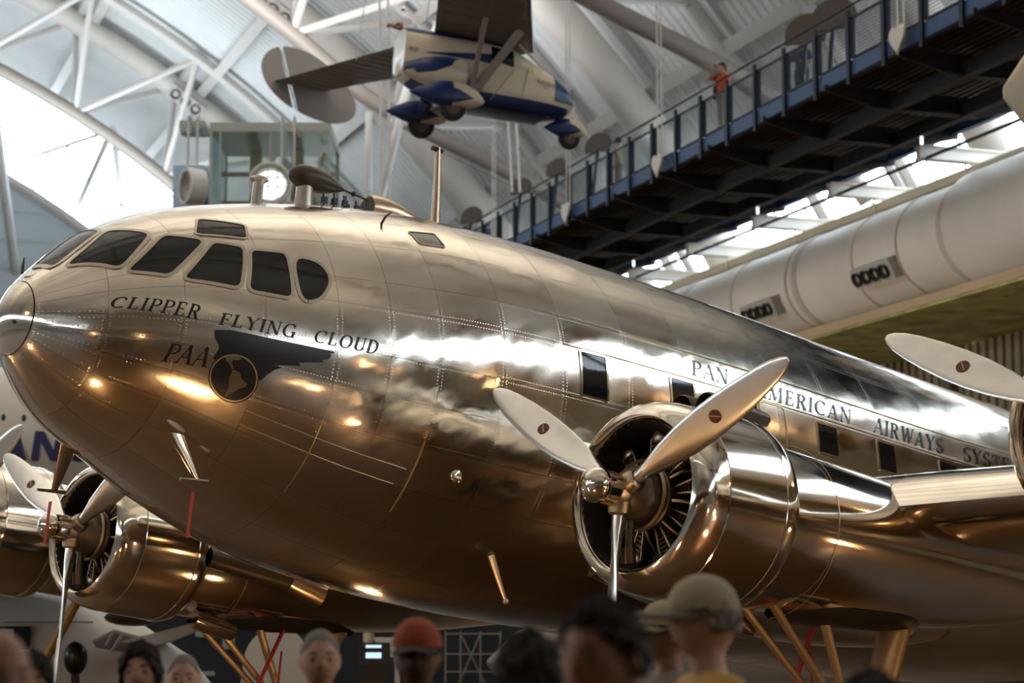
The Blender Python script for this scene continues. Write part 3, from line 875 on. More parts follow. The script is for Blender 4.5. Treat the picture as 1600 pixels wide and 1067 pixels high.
# ---- wing
def wing_z(y): return -.955 + .042*(abs(y)-1.5)
def wing_le(y): return -5.70 - .06*(abs(y)-3.75)
def chord(y): return 5.6 - .235*(abs(y)-1.5)
def airfoil(n=18):
    up_, lo_ = [], []
    for i in range(n+1):
        x = .5*(1-math.cos(PI*i/n)); t = 5*.18*(.2969*math.sqrt(x)-.1260*x-.3516*x*x+.2843*x**3-.1036*x**4)
        cam_ = .025*(1-(2*x-.8)**2) if x < .9 else .025*(1-1)
        up_.append((x, t+.02*math.sin(PI*x))); lo_.append((x, -t*.82+.02*math.sin(PI*x)))
    return up_ + lo_[::-1][1:-1]
AFO = airfoil()
def wing_ring(y):
    c = chord(y); return [Vector((wing_le(y)-x*c, y, wing_z(y)+zz*c*(1-.012*(abs(y)-1.5)))) for x, zz in AFO]
for s in (1, -1):
    nm = 'wing'
    b = MB(); b.loft([wing_ring(s*y) for y in np.linspace(.9, 4.15, 10)], cap=True); wg = part(b, nm, 'chrome')
    ys = [4.16, 5.2, 6.3, 7.4, 9, 11, 13, 15.2]
    for i in range(len(ys)-1):
        b = MB(); b.loft([wing_ring(s*y) for y in np.linspace(ys[i]+.004, ys[i+1]-.004, 6)], cap=True); b.build('wing_panel', M['chrome'], wg)
    b = MB(); ring = [wing_ring(s*y) for y in (15.2, 15.7, 16.1, 16.3)]
    for k, f_ in enumerate((1, .8, .5, .1)):
        c = sum(ring[k], Vector())/len(ring[k]); ring[k] = [c+(p-c)*f_ for p in ring[k]]
    b.loft(ring, cap=True); b.build('wing_tip', M['chrome'], wg)
    # bright leading-edge strip
    b = MB(); b.loft([[p + (p-Vector((wing_le(y)-.5, p.y, wing_z(y)))).normalized()*.006 for p in [wing_ring(y)[i] for i in list(range(4, -1, -1))+list(range(len(AFO)-1, len(AFO)-5, -1))]] for y in np.linspace(s*4.17, s*15, 12)], closed=False); b.build('leading_edge', M['chrome'], wg)
    # root fairing
    b = MB()
    rings = []
    for k in np.linspace(0, 1, 12):
        x = -5.5-5.6*k; rr = .55*math.sin(PI*min(1, k*.9+.1))**.7
        rings.append([Vector((x, s*(1.15+.9*rr*math.cos(w)), -1.15+rr*.85*math.sin(w))) for w in np.linspace(0, 2*PI, 20, endpoint=False)])
    b.loft(rings, cap=True); part(b, 'wing_root_fairing', 'chrome')
    # tailplane
    b = MB(); b.loft([[Vector((-18.9-.25*(abs(y)-.3)-x*(2.6-.35*abs(y)), s*abs(y), .35+.02*abs(y)+zz*.6*(2.6-.35*abs(y)))) for x, zz in AFO] for y in np.linspace(.3, 4.6, 6)], cap=True); part(b, 'tailplane', 'chrome')
b = MB(); b.loft([[Vector((-17.2-1.1*k-x*(5.0-3.2*k), zz*.5*(5-3.2*k), .8+3.0*k)) for x, zz in AFO] for k in np.linspace(0, 1, 8)], cap=True); part(b, 'tail_fin', 'chrome')

# ---- engines
def blade_mesh():
    b = MB(); rings = []
    for r, c, t, tw in [(.16,.10,.10,62),(.24,.105,.10,58),(.34,.14,.085,50),(.5,.205,.062,42),(.7,.255,.05,35),(.9,.275,.042,30),(1.1,.27,.036,26),(1.3,.245,.03,23),(1.5,.20,.024,21),(1.62,.155,.02,20),(1.7,.10,.016,19),(1.745,.04,.01,19)]:
        tw = -math.radians(tw); ring = []
        for k in range(16):
            w = 2*PI*k/16; u = math.cos(w)*c/2; v = math.sin(w)*t/2
            ring.append(Vector((u*math.sin(tw)+v*math.cos(tw), u*math.cos(tw)-v*math.sin(tw), r)))
        rings.append(ring)
    return b.loft(rings, cap=True)
blade_me = None
def engine(xe, ye, ze, phase, detail, twist=1):
    global blade_me
    o = Vector((xe, ye, ze))
    X = (1, 0, 0)
    # cowling: nose ring, then the cylindrical band with a flared rear edge
    b = MB(); b.lathe([(-.50,.50),(-.32,.535),(-.18,.555),(-.135,.575),(-.115,.60),(-.125,.635),(-.16,.672),(-.22,.705),(-.30,.728),(-.375,.738)], o, X, 64)
    cw = part(b, 'cowl_ring', 'chrome')
    b = MB(); b.lathe([(-.38,.734),(-.385,.742),(-.6,.752),(-.85,.757),(-1.0,.760)], o, X, 64); b.build('cowl_band', M['chrome'], cw)
    b = MB(); b.lathe([(-1.003,.757),(-1.006,.764),(-1.08,.768),(-1.14,.755),(-1.18,.725),(-1.19,.68)], o, X, 64); b.build('cowl_flap_ring', M['chrome'], cw)
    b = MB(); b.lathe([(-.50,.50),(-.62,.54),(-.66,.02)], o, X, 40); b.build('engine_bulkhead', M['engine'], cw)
    b = MB(); b.lathe([(-.165,.562),(-.2,.545),(-.32,.528),(-.52,.494)], o, X, 48); b.build('cowl_shade_liner', M['dark'], cw)  # black sleeve stands in for the shade inside the cowl
    # engine
    b = MB(); b.lathe([(.02,.001),(.03,.075),(-.02,.13),(-.08,.19),(-.16,.225),(-.24,.23),(-.26,.255),(-.30,.255),(-.31,.2),(-.6,.2)], o, X, 32)
    en = part(b, 'engine_crankcase', 'crank')
    for row in (0,):
        for k in range(9):
            w = 2*PI*k/9+.2; dr = Vector((0, math.cos(w), math.sin(w)))
            b = MB(); base = o+Vector((-.42,0,0))
            prof = []
            for q in range(7):
                r0 = .22+q*.034; prof += [(r0,.062),(r0+.004,.088),(r0+.018,.088),(r0+.022,.062)]
            b.lathe(prof+[(.47,.07),(.50,.05),(.505,.001)], base, dr, 14)
            b.build('cylinder', M['fins'], en)
            if detail:
                sd = Vector((0, -math.sin(w), math.cos(w)))
                b = MB()
                for s in (-1, 1): b.tube(base+dr*.2+Vector((.10,0,0))+sd*.02*s, base+dr*.47+Vector((.06,0,0))+sd*.06*s, .008, 6)
                b.sphere(base+dr*.47+Vector((.05,0,0)), (.03,.06,.06), 8, 6)
                b.build('pushrods', M['hubm'], en)
                w2 = w+PI/9; d2 = Vector((0, math.cos(w2), math.sin(w2)))
                b = MB(); b.path([base+d2*.23+Vector((.14,0,0)), base+d2*.33+Vector((.09,0,.01)), base+d2*.40+Vector((.0,0,0))], .012, 6); b.build('ignition_lead', M['copper'], en)
    if detail:
        b = MB(); b.lathe([(-.22,.26),(-.19,.275),(-.17,.26),(-.19,.245),(-.22,.26)], o, X, 32); b.build('ignition_ring', M['hubm'], en)
        b = MB(); b.tube(o+Vector((-.12,0,-.2)), o+Vector((-.14,0,-.50)), .035, 10); b.tube(o+Vector((-.12,0,-.4)), o+Vector((-.14,0,-.52)), .055, 10); b.build('oil_sump', M['crank'], en)
    # propeller: hub, dome, three blades
    b = MB(); b.lathe([(.10,.001),(.10,.07),(.085,.11),(.03,.125),(-.06,.12),(-.09,.10),(-.10,.06)], o, X, 24)
    for k in range(3):
        w = phase+2*PI*k/3; dr = Vector((0, math.cos(w), math.sin(w)))
        b.lathe([(.05,.095),(.13,.09),(.17,.082),(.185,.06)], o, dr, 16)
    pr = part(b, 'propeller', 'hubm')
    b = MB(); b.lathe([(.08,.105),(.2,.105),(.22,.125),(.26,.135),(.30,.13),(.345,.10),(.372,.055),(.376,.025),(.36,.02),(.36,.001)], o, X, 28); b.build('hub_dome', M['chrome'], pr)
    b = MB()
    for k in range(8):
        w = 2*PI*k/8; b.tube(o+Vector((.08,.115*math.cos(w),.115*math.sin(w))), o+Vector((.2,.115*math.cos(w),.115*math.sin(w))), .014, 6)
    b.build('dome_bolts', M['hubm'], pr)
    for k in range(3):
        w = phase+2*PI*k/3
        if blade_me is None:
            t = blade_mesh().build('blade', M['blade'], pr); blade_me = t.data; bl = t
        else: bl = link('blade', blade_me, pr)
        R3 = Matrix.Rotation(w-PI/2, 4, 'X')
        ML = Matrix.Translation(o) @ R3
        bl.matrix_local = ML
        # round decal on the blade face
        tw = -math.radians(29); nv = Vector((math.cos(tw), -math.sin(tw), 0)); uv = Vector((math.sin(tw), math.cos(tw), 0))
        b = MB(); c = Vector((0,0,1.02))+nv*.0205
        b.loft([[c+nv*d+(uv*math.cos(q)+Vector((0,0,1))*math.sin(q))*r for q in np.linspace(0, 2*PI, 20, endpoint=False)] for d, r in ((-.008,.05),(.002,.05),(.0021,.001))])
        dc = b.build('blade_decal', M['reddot'], pr); dc.matrix_local = ML
        b = MB(); b.obox(c+nv*.003, (uv*.6+Vector((0,0,.8))).normalized()*.04, nv*.001, (uv*.8-Vector((0,0,.6))).normalized()*.003)
        dl = b.build('blade_decal_stripe', M['wframe'], pr); dl.matrix_local = ML
def nacelle(xe, ye, ze, inner, s):
    # from behind the cowl to the wing
    b = MB(); rings = []
    wz = wing_z(ye)
    secs = [(-.9, .60, .60, .62), (-1.25, .66, .62, .66), (-1.7, .68, .62, .67), (-2.3, .68, .60, .66), (-3.2, .66, .58, .60), (-4.0, .60, .55, .52), (-5.0, .48, .5, .36), (-6.2, .25, .40, .12), (-7.0, .04, .30, -.12)]
    for dx, w, t, d in secs:
        ring = []
        for q in np.linspace(0, 2*PI, 36, endpoint=False):
            cz = ze
            y = w*math.copysign(abs(math.cos(q))**.95, math.cos(q)); z = (t if math.sin(q) > 0 else d)*math.sin(q)
            ring.append(Vector((xe+dx, ye+y, cz+z)))
        rings.append(ring)
    b.loft(rings, cap=True)
    nc_ = part(b, 'nacelle', 'chrome')
    for dx in (-1.72,):
        b = MB(); k = 0
        strip = []
        b.path([Vector((xe+dx, ye+.683*math.cos(q), ze+(.66 if math.sin(q) > 0 else .725)*math.sin(q))) for q in np.linspace(-1.5, 1.5, 30)], .003, 5); b.build('nacelle_seam', M['gold'], nc_)
    if inner:
        b = MB(); rings = []
        for k in np.linspace(0, 1, 12):
            x = xe-1.75-1.9*k; wd = .36*min(1, math.sin(PI*min(.999, max(.001, k)))**.5+.1)
            zb = ze-.675+.17*max(0, k-.3)
            rings.append([Vector((x, ye+wd*math.cos(q), zb+.10+(.14)*math.sin(q))) for q in np.linspace(PI, 2*PI, 12)])
        b.loft(rings, closed=False); b.build('wheel_bay_shade', M['dark'], nc_)  # dark patch proud of the skin stands for the shaded bay opening
        # exhaust pipe along the inboard side and its open outlet
        for sd in (() if s > 0 else (1,)):
            b = MB(); q = Vector((xe-1.15, ye+sd*.70, ze-.12)); b.path([q, q+Vector((-.5,sd*.05,-.05)), q+Vector((-1.0,sd*.07,-.10)), q+Vector((-1.35,sd*.12,-.18))], [.10,.11,.11,.105], 14, cap=False); ex = b.build('exhaust_pipe', M['brown'], nc_)
            b = MB(); e = q+Vector((-.98,sd*.07,-.10)); b.lathe([(0,.115),(.4,.14),(.4,.11),(.38,.02)], e, Vector((-1,sd*.12,-.25)), 14); b.build('exhaust_outlet', M['copper'], nc_)
        b = MB(); q = Vector((xe-1.35, ye-.28*s, ze-.70)); b.path([q, q+Vector((-.35,0,-.06)), q+Vector((-.5,0,-.08))], [.10,.10,.09], 14, cap=True); b.build('oil_cooler_duct', M['chrome'], nc_)
        b = MB()
        for dy in (-.42, -.16):
            q = Vector((xe-1.05, ye+dy, ze+.86+.12*(dy < -.3)*0)); b.lathe([(-.7,.06),(-.3,.105),(0,.115),(.02,.105),(-.02,.09),(-.2,.08),(-.21,.001)], q, (1,0,-.03), 18)
        b.build('intake_scoops', M['brown'], nc_)
    return nc_
PHI = math.radians(29.25)
engine(-3.168, 3.75, -1.112, PHI, True); nacelle(-3.168, 3.75, -1.112, True, 1)
engine(-3.168, -3.75, -1.112, math.radians(150.83), True); nacelle(-3.168, -3.75, -1.112, True, -1)
engine(-3.72, 7.29, -.72, math.radians(156.5), False); nacelle(-3.72, 7.29, -.72, False, 1)
engine(-3.72, -7.42, -.74, math.radians(33), False); nacelle(-3.72, -7.42, -.74, False, -1)

# ---- landing gear
for s in (1, -1):
    y = 3.75*s
    wc = Vector((-6.2, y, -2.98))
    b = MB(); b.path([Vector((-6.62, y, -1.5)), Vector((-6.42, y, -2.1)), Vector((-6.26, y, -2.62))], [.135,.13,.09], 16); gl = part(b, 'main_gear_leg', 'strut')
    b = MB(); b.lathe([(-.16,.135),(-.15,.155),(.0,.155),(.02,.135)], Vector((-6.55, y, -1.7)), Vector((.3,0,-1)), 18); b.build('leg_collar', M['strut'], gl)
    for k in (-1, 1):
        b = MB(); b.tube(Vector((-4.75, y+.16*k, -1.72)), Vector((-6.1, y+.06*k, -2.72)), .035, 8); b.build('drag_strut', M['strut'], gl)
        b = MB(); b.tube(Vector((-6.25, y+.2*k, -2.5)), Vector((-6.2, y+.2*k, -2.82)), .05, 8); b.build('fork', M['strut'], gl)
    b = MB(); b.tube(Vector((-5.4, y+.12, -1.65)), Vector((-6.0, y+.05, -2.65)), .04, 8); b.build('retract_strut', M['strut'], gl)
    b = MB(); b.obox(Vector((-5.62, y-.2*s, -2.05)), Vector((.17,0,-.40)), Vector((0,.016,0)), Vector((.013,0,.006))); b.obox(Vector((-5.74, y-.2*s, -2.3)), Vector((0,0,.3)), Vector((0,.008,0)), Vector((.008,0,0)))
    rb = b.build('warning_ribbon', M['red'], gl, smooth=False); rb['label'] = 'red warning ribbon'
    b = MB(); b.lathe([(-.2,.34),(-.19,.46),(-.12,.54),(0,.56),(.12,.54),(.19,.46),(.2,.34),(.2,.22),(-.2,.22),(-.2,.34)], wc, (0,1,0), 40); wh = part(b, 'main_wheel', 'tyre')
    b = MB(); b.lathe([(-.17,.02),(-.17,.2),(-.14,.23),(.14,.23),(.17,.2),(.17,.02)], wc, (0,1,0), 30); b.build('wheel_hub', M['strut'], wh)
b = MB(); tw = Vector((-20.6, 0, -1.55)); b.lathe([(-.1,.1),(-.1,.26),(0,.3),(.1,.26),(.1,.1)], tw, (0,1,0), 24); t_ = part(b, 'tail_wheel', 'tyre')
b = MB(); b.path([tw, tw+Vector((.1,.0,.6)), tw+Vector((.2,0,1.6))], [.05,.06,.08], 10); b.build('tail_leg', M['strut'], t_)

# ------------------------------------------------------------------ hanging roadable aircraft (local x = nose, y = its left, z up)
WY = 42.0
wm = bpy.data.objects.new('small_aircraft', None); COL.objects.link(wm)
tag(wm, 'small blue and cream tailless aircraft with wheel spats hanging from the roof', 'airplane')
wc0 = pix(757, 128, WY)
WYAW = math.radians(18); WPIT = math.radians(4.0)
wm.matrix_world = Matrix.Translation(wc0) @ Matrix.Rotation(WYAW, 4, 'Z') @ Matrix.Rotation(WPIT, 4, 'Y')
# pod: rounded-box sections (x, half width, top, keel, lower-corner height)
PODS = [(-1.78,.46,.78,-.10),(-1.70,.48,.80,-.20),(-1.2,.52,.79,-.44),(-.6,.54,.76,-.58),(0,.55,.74,-.62),(.5,.55,.66,-.63),(.9,.53,.46,-.62),(1.3,.48,.26,-.58),(1.62,.36,.06,-.52),(1.80,.22,-.10,-.42),(1.88,.06,-.2,-.32)]
def pod_ring(x, w, t, k, n=32, grow_=0.):
    r = []
    c = (t+k)/2; h = (t-k)/2
    for i in range(n):
        q = 2*PI*i/n
        e = .62
        r.append(Vector((x, (w+grow_)*math.copysign(abs(math.cos(q))**e, math.cos(q)), c+(h+grow_)*math.copysign(abs(math.sin(q))**e, math.sin(q)))))
    return r
def pod_at(x):
    for a, b in zip(PODS, PODS[1:]):
        if a[0] <= x <= b[0]:
            k = (x-a[0])/(b[0]-a[0]); return tuple(a[i]+(b[i]-a[i])*k for i in range(4))
b = MB(); b.loft([pod_ring(*p) for p in PODS], cap=True)
pod = b.build('body', M['cream'], wm)
# blue belly shell: lower third of each ring
def pod_slice(z_lo, z_hi, x0, x1, g=.012, nx=18, side=None):
    """strip of the pod's skin between two height functions of x on the near (right) and far sides"""
    bb = MB()
    for sd in ((-1, 1) if side is None else (side,)):
        rows = []
        for x in np.linspace(x0, x1, nx):
            ring = pod_ring(*pod_at(x), n=96, grow_=g)
            pts = [p for p in ring if sd*p.y >= -1e-6]
            pts.sort(key=lambda p: p.z)
            zs = np.array([p.z for p in pts]); ys = np.array([p.y for p in pts])
            lo, hi = max(z_lo(x), zs.min()), min(z_hi(x), zs.max())
            hi = max(hi, lo+1e-4)
            rows.append([Vector((x, float(np.interp(z, zs, ys)), z)) for z in np.linspace(lo, hi, 10)])
        bb.loft(rows, closed=False)
    return bb
pod_slice(lambda x: -9, lambda x: -.36-.02*x if x > -1.1 else -.30+.25*(-1.1-x), -1.76, 1.86).build('blue_belly', M['blue'], pod)
bk = MB(); bk.loft([[Vector((x, .40*math.cos(q), -.585 + .03*math.sin(q)-.03)) for q in np.linspace(0, 2*PI, 12, endpoint=False)] for x in (-.9, 1.2)], cap=True); bk.build('belly_pan', M['blue'], pod)
pod_slice(lambda x: .66, lambda x: 9, -1.76, .55).build('blue_top', M['blue'], pod)
pod_slice(lambda x: .26 + .0*x - .02*(x+1.4), lambda x: .27+.12*(x+1.35), -1.35, -.05).build('blue_flash', M['blue'], pod)
pod_slice(lambda x: -.3, lambda x: 9, 1.33, 1.86, g=.014).build('blue_nose_deck', M['blue'], pod)
# cabin: side window and windscreen panes in cream frames
for sd in (-1, 1):
    pod_slice(lambda x: .30-.17*(x+.05), lambda x: .60-.05*(x+.05), -.05, .42, g=.013, side=sd).build('cabin_window', M['pane'], pod)
    pod_slice(lambda x: .22-.2*(x-.42), lambda x: .58-.30*(x-.42), .46, .84, g=.013, side=sd).build('cabin_window', M['towerglass'], pod)
b = MB()
for sd in (-1, 1):
    b.tube(Vector((.50, .53*sd, .70)), Vector((1.08, .46*sd, .30)), .022, 6)
b.build('windscreen_frame', M['rod'], pod)
for a_, c_ in (((-.02,-.5),(-.30+.75,.2)),((.62,-.38),(.72,.25))):
    b = MB(); b.path([Vector((a_[0]+(c_[0]-a_[0])*k, -pod_at(a_[0]+(c_[0]-a_[0])*k)[1]-.012, a_[1]+(c_[1]-a_[1])*k)) for k in np.linspace(0,1,6)], .008, 5); b.build('door_seam', M['strutg'], pod)
# lettering on the nose side
def small_word(word, x0, x1, z0, h, m=M['ink']):
    gl = [glyph(c) for c in word]; tot = sum(w for _, w in gl)+.18*(len(word)-1); x = 0
    for g, w in gl:
        bb = MB()
        for k, q in enumerate(g):
            bb.add([Vector((x0+(x1-x0)*(x+u)/tot, -pod_at(x0+(x1-x0)*(x+u)/tot)[1]-.016-.0002*k, z0-.10*(x1-x0)*(x+u)/tot+h*v)) for u, v in q], [(0,1,2,3)])
        bb.build('letter', m, wm, smooth=False); x += w+.18
small_word('WATERMAN', .93, 1.33, -.02, .085)
small_word('AERO', 1.06, 1.2, -.10, .035)
# wings, swept back, with end fins
def w_ring(y, sd):
    k = abs(y)/7.4
    c = 2.05-.85*k; sw = math.tan(math.radians(20))*abs(y)
    z = .78+.085*abs(y)
    return [Vector((.95-sw-x*c, sd*abs(y), z+zz*c*.75)) for x, zz in AFO]
for sd in (-1, 1):
    b = MB(); b.loft([w_ring(y, sd) for y in np.linspace(0.0, 7.15, 9)], cap=True)
    wg = b.build('wing', M['wingfab'], wm)
    b = MB(); b.path([w_ring(y, sd)[0]+Vector((.0,0,0)) for y in (0, 7.15)], .035, 8); b.build('wing_leading_edge', M['blue'], wg)
    for y in np.arange(.5, 7.05, .4):
        b = MB(); rr = w_ring(y, sd); lo = rr[len(AFO)//2+1:]; b.path([p-Vector((0,0,.004)) for p in lo[2:-1]], .012, 4); b.build('wing_rib', M['wingfab'], wg)
    # end fin: rounded plate with rudder
    tip = w_ring(7.15, sd); tc = sum(tip, Vector())/len(tip)
    def fin_pts(x0, x1):
        return [Vector((0,0,0))]
    def oval(cx, rx, rz, n=40): return [(cx+rx*math.cos(q)*(1.15 if math.cos(q) > 0 else .85), rz*math.sin(q)) for q in np.linspace(0, 2*PI, n, endpoint=False)]
    al = math.radians(-27); shp = [(x*math.cos(al)-z*math.sin(al)+.05, x*math.sin(al)+z*math.cos(al)-.02) for x, z in oval(0, 1.22, .66, 64)]
    hx = lambda z: -.30-.34*z
    front = [p for p in shp if p[0] >= hx(p[1])+.012]; rear = [p for p in shp if p[0] < hx(p[1])-.012]
    front.sort(key=lambda p: math.atan2(p[1], p[0]-.4)); rear.sort(key=lambda p: math.atan2(p[1], -(p[0]+.55)))
    for nm, pp in (('end_fin', front), ('rudder', rear)):
        b = MB(); b.prism([tc+Vector((x, -.03, z+.1)) for x, z in pp], Vector((0,.06,0))); b.build(nm, M['fingrey'], wg, smooth=False)
    b = MB(); b.path([tc+Vector((hx(z), -.04, .1+z)) for z in (-.72, .62)], .016, 6); b.build('hinge_rod', M['steel'], wg)
    # lift struts
    b = MB(); root_ = Vector((-.36, .54*sd, -.40)); e1 = Vector((.33, 1.15*sd, .80)); e2 = Vector((-.50, 1.5*sd, .82))
    def flat_strut(p, q, wdt): 
        bb = MB(); ax = (q-p); s_ = Vector((1,0,0)); s_ = (s_-ax*s_.dot(ax)/ax.length_squared).normalized()*wdt; t_ = ax.cross(s_).normalized()*.02
        bb.obox((p+q)/2, ax/2, s_, t_); return bb
    flat_strut(root_, e1, .085).build('lift_strut', M['strutg'], wm, smooth=False)
    flat_strut(root_+Vector((-.06,0,0)), e2, .05).build('lift_strut', M['strutg'], wm, smooth=False)
# engine end: propeller at the tail
b = MB(); b.lathe([(-.12,.02),(-.10,.06),(.1,.09)], Vector((-1.86, 0, .86)), (1,0,0), 12); hubp = b.build('tail_propeller', M['wood'], wm)
for sg in (1, -1):
    b = MB(); rings = []
    for r, c in ((.04,.09),(.2,.16),(.5,.24),(.75,.2),(.92,.12),(.98,.02)):
        rings.append([Vector((-1.94+.05*math.sin(q)*c*2+.3*math.cos(q)*c, sg*r*.62+.7*c*math.cos(q), .86+sg*(-.18)*r*-1*.9 + .45*c*math.sin(q)*.3)) for q in np.linspace(0, 2*PI, 10, endpoint=False)])
    b.loft(rings, cap=True); bl = b.build('propeller_blade', M['wood'], hubp)
b = MB(); b.sphere(Vector((-1.92, -.60, 1.02)), (.05,.08,.05), 8, 6); b.build('blade_tip', M['blade'], hubp)
b = MB(); b.box((-1.62, -.505, .30), (.18,.02,.06)); b.build('exhaust_slot', M['strutg'], pod)
# wheels under teardrop spats; nearest is the right-hand one
def spat(c, L, h, w, wheel_r, colors=('cream','blue')):
    prof = [(.5,.02),(.46,.32),(.36,.66),(.2,.92),(0,1.0),(-.22,.9),(-.36,.72)]
    b = MB()
    sec = lambda x, k: [Vector((c[0]+x*L, c[1]+w*k*math.cos(q), c[2]+h*k*math.sin(q)*(1 if math.sin(q) > 0 else .62))) for q in np.linspace(0, 2*PI, 20, endpoint=False)]
    b.loft([sec(x, k) for x, k in prof[:5]], cap=True); s_ = b.build('wheel_spat', M[colors[0]], wm)
    b = MB(); b.loft([sec(0,1.004), sec(-.1,.985), sec(-.24,.86), sec(-.38,.6), sec(-.52,.3), sec(-.62,.03)], cap=True); b.build('spat_tail', M[colors[1]], s_)
    # blue swallow point reaching over the cream front
    b = MB(); b.loft([[Vector((c[0]+x*L, c[1]+w*1.012*k*math.cos(q), c[2]+h*1.012*k*math.sin(q)*(1 if math.sin(q)>0 else .62))) for q in np.linspace(PI*1.0-.55*f, PI*1.0+.75*f, 8)] + [Vector((c[0]+x*L, c[1]+w*1.012*k*math.cos(q), c[2]+h*1.012*k*math.sin(q)*(1 if math.sin(q)>0 else .62))) for q in np.linspace(2*PI-.75*f, 2*PI+.55*f, 8)] for x, k, f in ((-.02,1.0,1.0),(.1,.975,.75),(.2,.92,.4),(.3,.8,.05))], closed=False); b.build('spat_flash', M[colors[1]], s_)
    b = MB(); wc_ = Vector((c[0]+.04, c[1], c[2]-h*.62)); b.lathe([(-.07,.05),(-.07,wheel_r*.8),(-.04,wheel_r),(.04,wheel_r),(.07,wheel_r*.8),(.07,.05)], wc_, (0,1,0), 24)
    wh = b.build('wheel', M['tyre'], wm)
    b = MB(); b.lathe([(-.075,.01),(-.075,wheel_r*.55),(.075,wheel_r*.55),(.075,.01)], wc_, (0,1,0), 18); b.build('wheel_disc', M['brown'], wh)
spat((-.95, -1.05, -.72), 1.35, .32, .20, .26)
spat((-1.02, .95, -.62), 1.15, .30, .19, .27)
spat((1.80, 0, -.74), .82, .25, .16, .22)
b = MB(); b.path([Vector((1.55,0,-.5)), Vector((1.76,0,-.6))], [.08,.06], 10); b.build('nose_gear_leg', M['blue'], wm)
for sd in (-1, 1):
    b = MB(); b.path([Vector((-1.05, sd*.3, -.4)), Vector((-1.0, sd*.95, -.62))], [.16,.10], 12); b.build('gear_stub', M['blue'], wm)
# big rear side fairing, cream and blue
b = MB(); b.loft([[Vector((x, -.50-.26*k*max(0,math.cos(q)), .08-.20+.34*k*math.sin(q))) for q in np.linspace(-PI/2, PI/2, 14)] for x, k in ((-.55,.85),(-.6,.92),(-.9,1.0),(-1.2,.9),(-1.5,.65),(-1.8,.3))], closed=False); sf = b.build('side_fairing', M['cream'], wm)
b = MB(); b.loft([[Vector((x, -.505-.265*k*max(0,math.cos(q)), .085-.20+.35*k*math.sin(q))) for q in np.linspace(lo, PI/2, 10)] for x, k, lo in ((-.72,.95,1.2),(-.9,1.0,.35),(-1.2,.9,-.1),(-1.5,.65,-.4),(-1.8,.3,-1.5))], closed=False); b.build('fairing_flash', M['blue'], sf)
b = MB(); b.box((-.52, -.56, -.14), (.04,.03,.36)); b.build('fairing_gap', M['black'], sf)
# hanger cables up to the roof
for i, (x, y, z) in enumerate(((-1.2,.4,.8),(.3,-.45,.8),(.3,.45,.8),(-1.9,3.2,1.0))):
    b = MB(); b.tube(Vector((x,y,z)), Vector((x+.9,y,z+13.5)), .012, 5); b.build('hanger_cable', M['rod'], wm)

# ------------------------------------------------------------------ elevated walkway
BP = CX*(.943*5.05+.332*52) + AX*(-.332*5.05+.943*52)
BD = -AX; BW = CX
def bp(t, w, z): return BP + BD*t + BW*w + Vector((0, 0, z))
DZB, DZT = 13.80, 14.12
walk = empty('elevated_walkway', bp(0, 2.6, DZB), 'long dark blue elevated walkway with mesh railings crossing under the roof', 'walkway')
def wpart(b, name, m, parent=None, smooth=False):
    o = b.build(name, m, None, smooth=smooth)
    o.parent = parent or walk
    if o.parent is walk: o.matrix_parent_inverse = Matrix.Translation(-walk.location)
    else:
        o.matrix_parent_inverse = (walk.matrix_parent_inverse).copy()
        o.matrix_parent_inverse.identity()
    return o
TB0, TB1 = -42, 27
WB = 5.0
def lng(b, t0, t1, w, z, hw, hz): b.obox(bp((t0+t1)/2, w, z), BD*(t1-t0)/2, BW*hw, Vector((0,0,hz)))
for w in (0, WB):
    b = MB(); lng(b, TB0, TB1, w, (DZB+DZT)/2, .02, (DZT-DZB)/2); lng(b, TB0, TB1, w+(.06 if w == 0 else -.06), DZB+.01, .08, .012); wpart(b, 'edge_beam', M['fascia'])
b = MB(); lng(b, TB0, TB1, WB/2, DZT-.03, WB/2-.05, .03); wpart(b, 'deck', M['deckm'])
b = MB()
for i in range(24): lng(b, TB0, TB1, .2+i*.2, DZT-.09, .045, .03)
o = wpart(b, 'deck_ridges', M['ridge']); stuff(o)
b = MB(); lng(b, TB0, TB1, WB/2-.9, DZB-.25, .10, .16); wpart(b, 'main_girder', M['deckm'])
b = MB(); lng(b, TB0, TB1, WB/2+.9, DZB-.25, .10, .16); wpart(b, 'main_girder', M['deckm'])
b = MB(); b.tube(bp(TB0, WB-.55, DZB-.50), bp(TB1, WB-.55, DZB-.50), .045, 8); wpart(b, 'conduit', M['black'], smooth=True)
me_br = None
t = -40.8 + .35
while t < TB1:
    b = MB()
    prof = [(-.10,.0),(WB+.10,.0),(WB+.10,-.12),(WB-1.2,-.42),(1.2,-.42),(-.10,-.12)]
    b.prism([bp(t-.05, w, DZB+.06+z) for w, z in prof], BD*.10)
    b.obox(bp(t, 2.5, DZB-.36), BD*.14, BW*1.3, Vector((0,0,.02)))
    wpart(b, 'cross_bracket', M['deckm'])
    t += 3.08
for t in (-31, -22, -13.5, -4.8, 3.9, 12.8):
    b = MB(); b.obox(bp(t, 3.4, DZB-.50), BD*.02, BW*.03, Vector((0,0,.10))); wpart(b, 'strip_light', M['bulb'])
posts = []
t = .67 - 1.54*27
k = 0
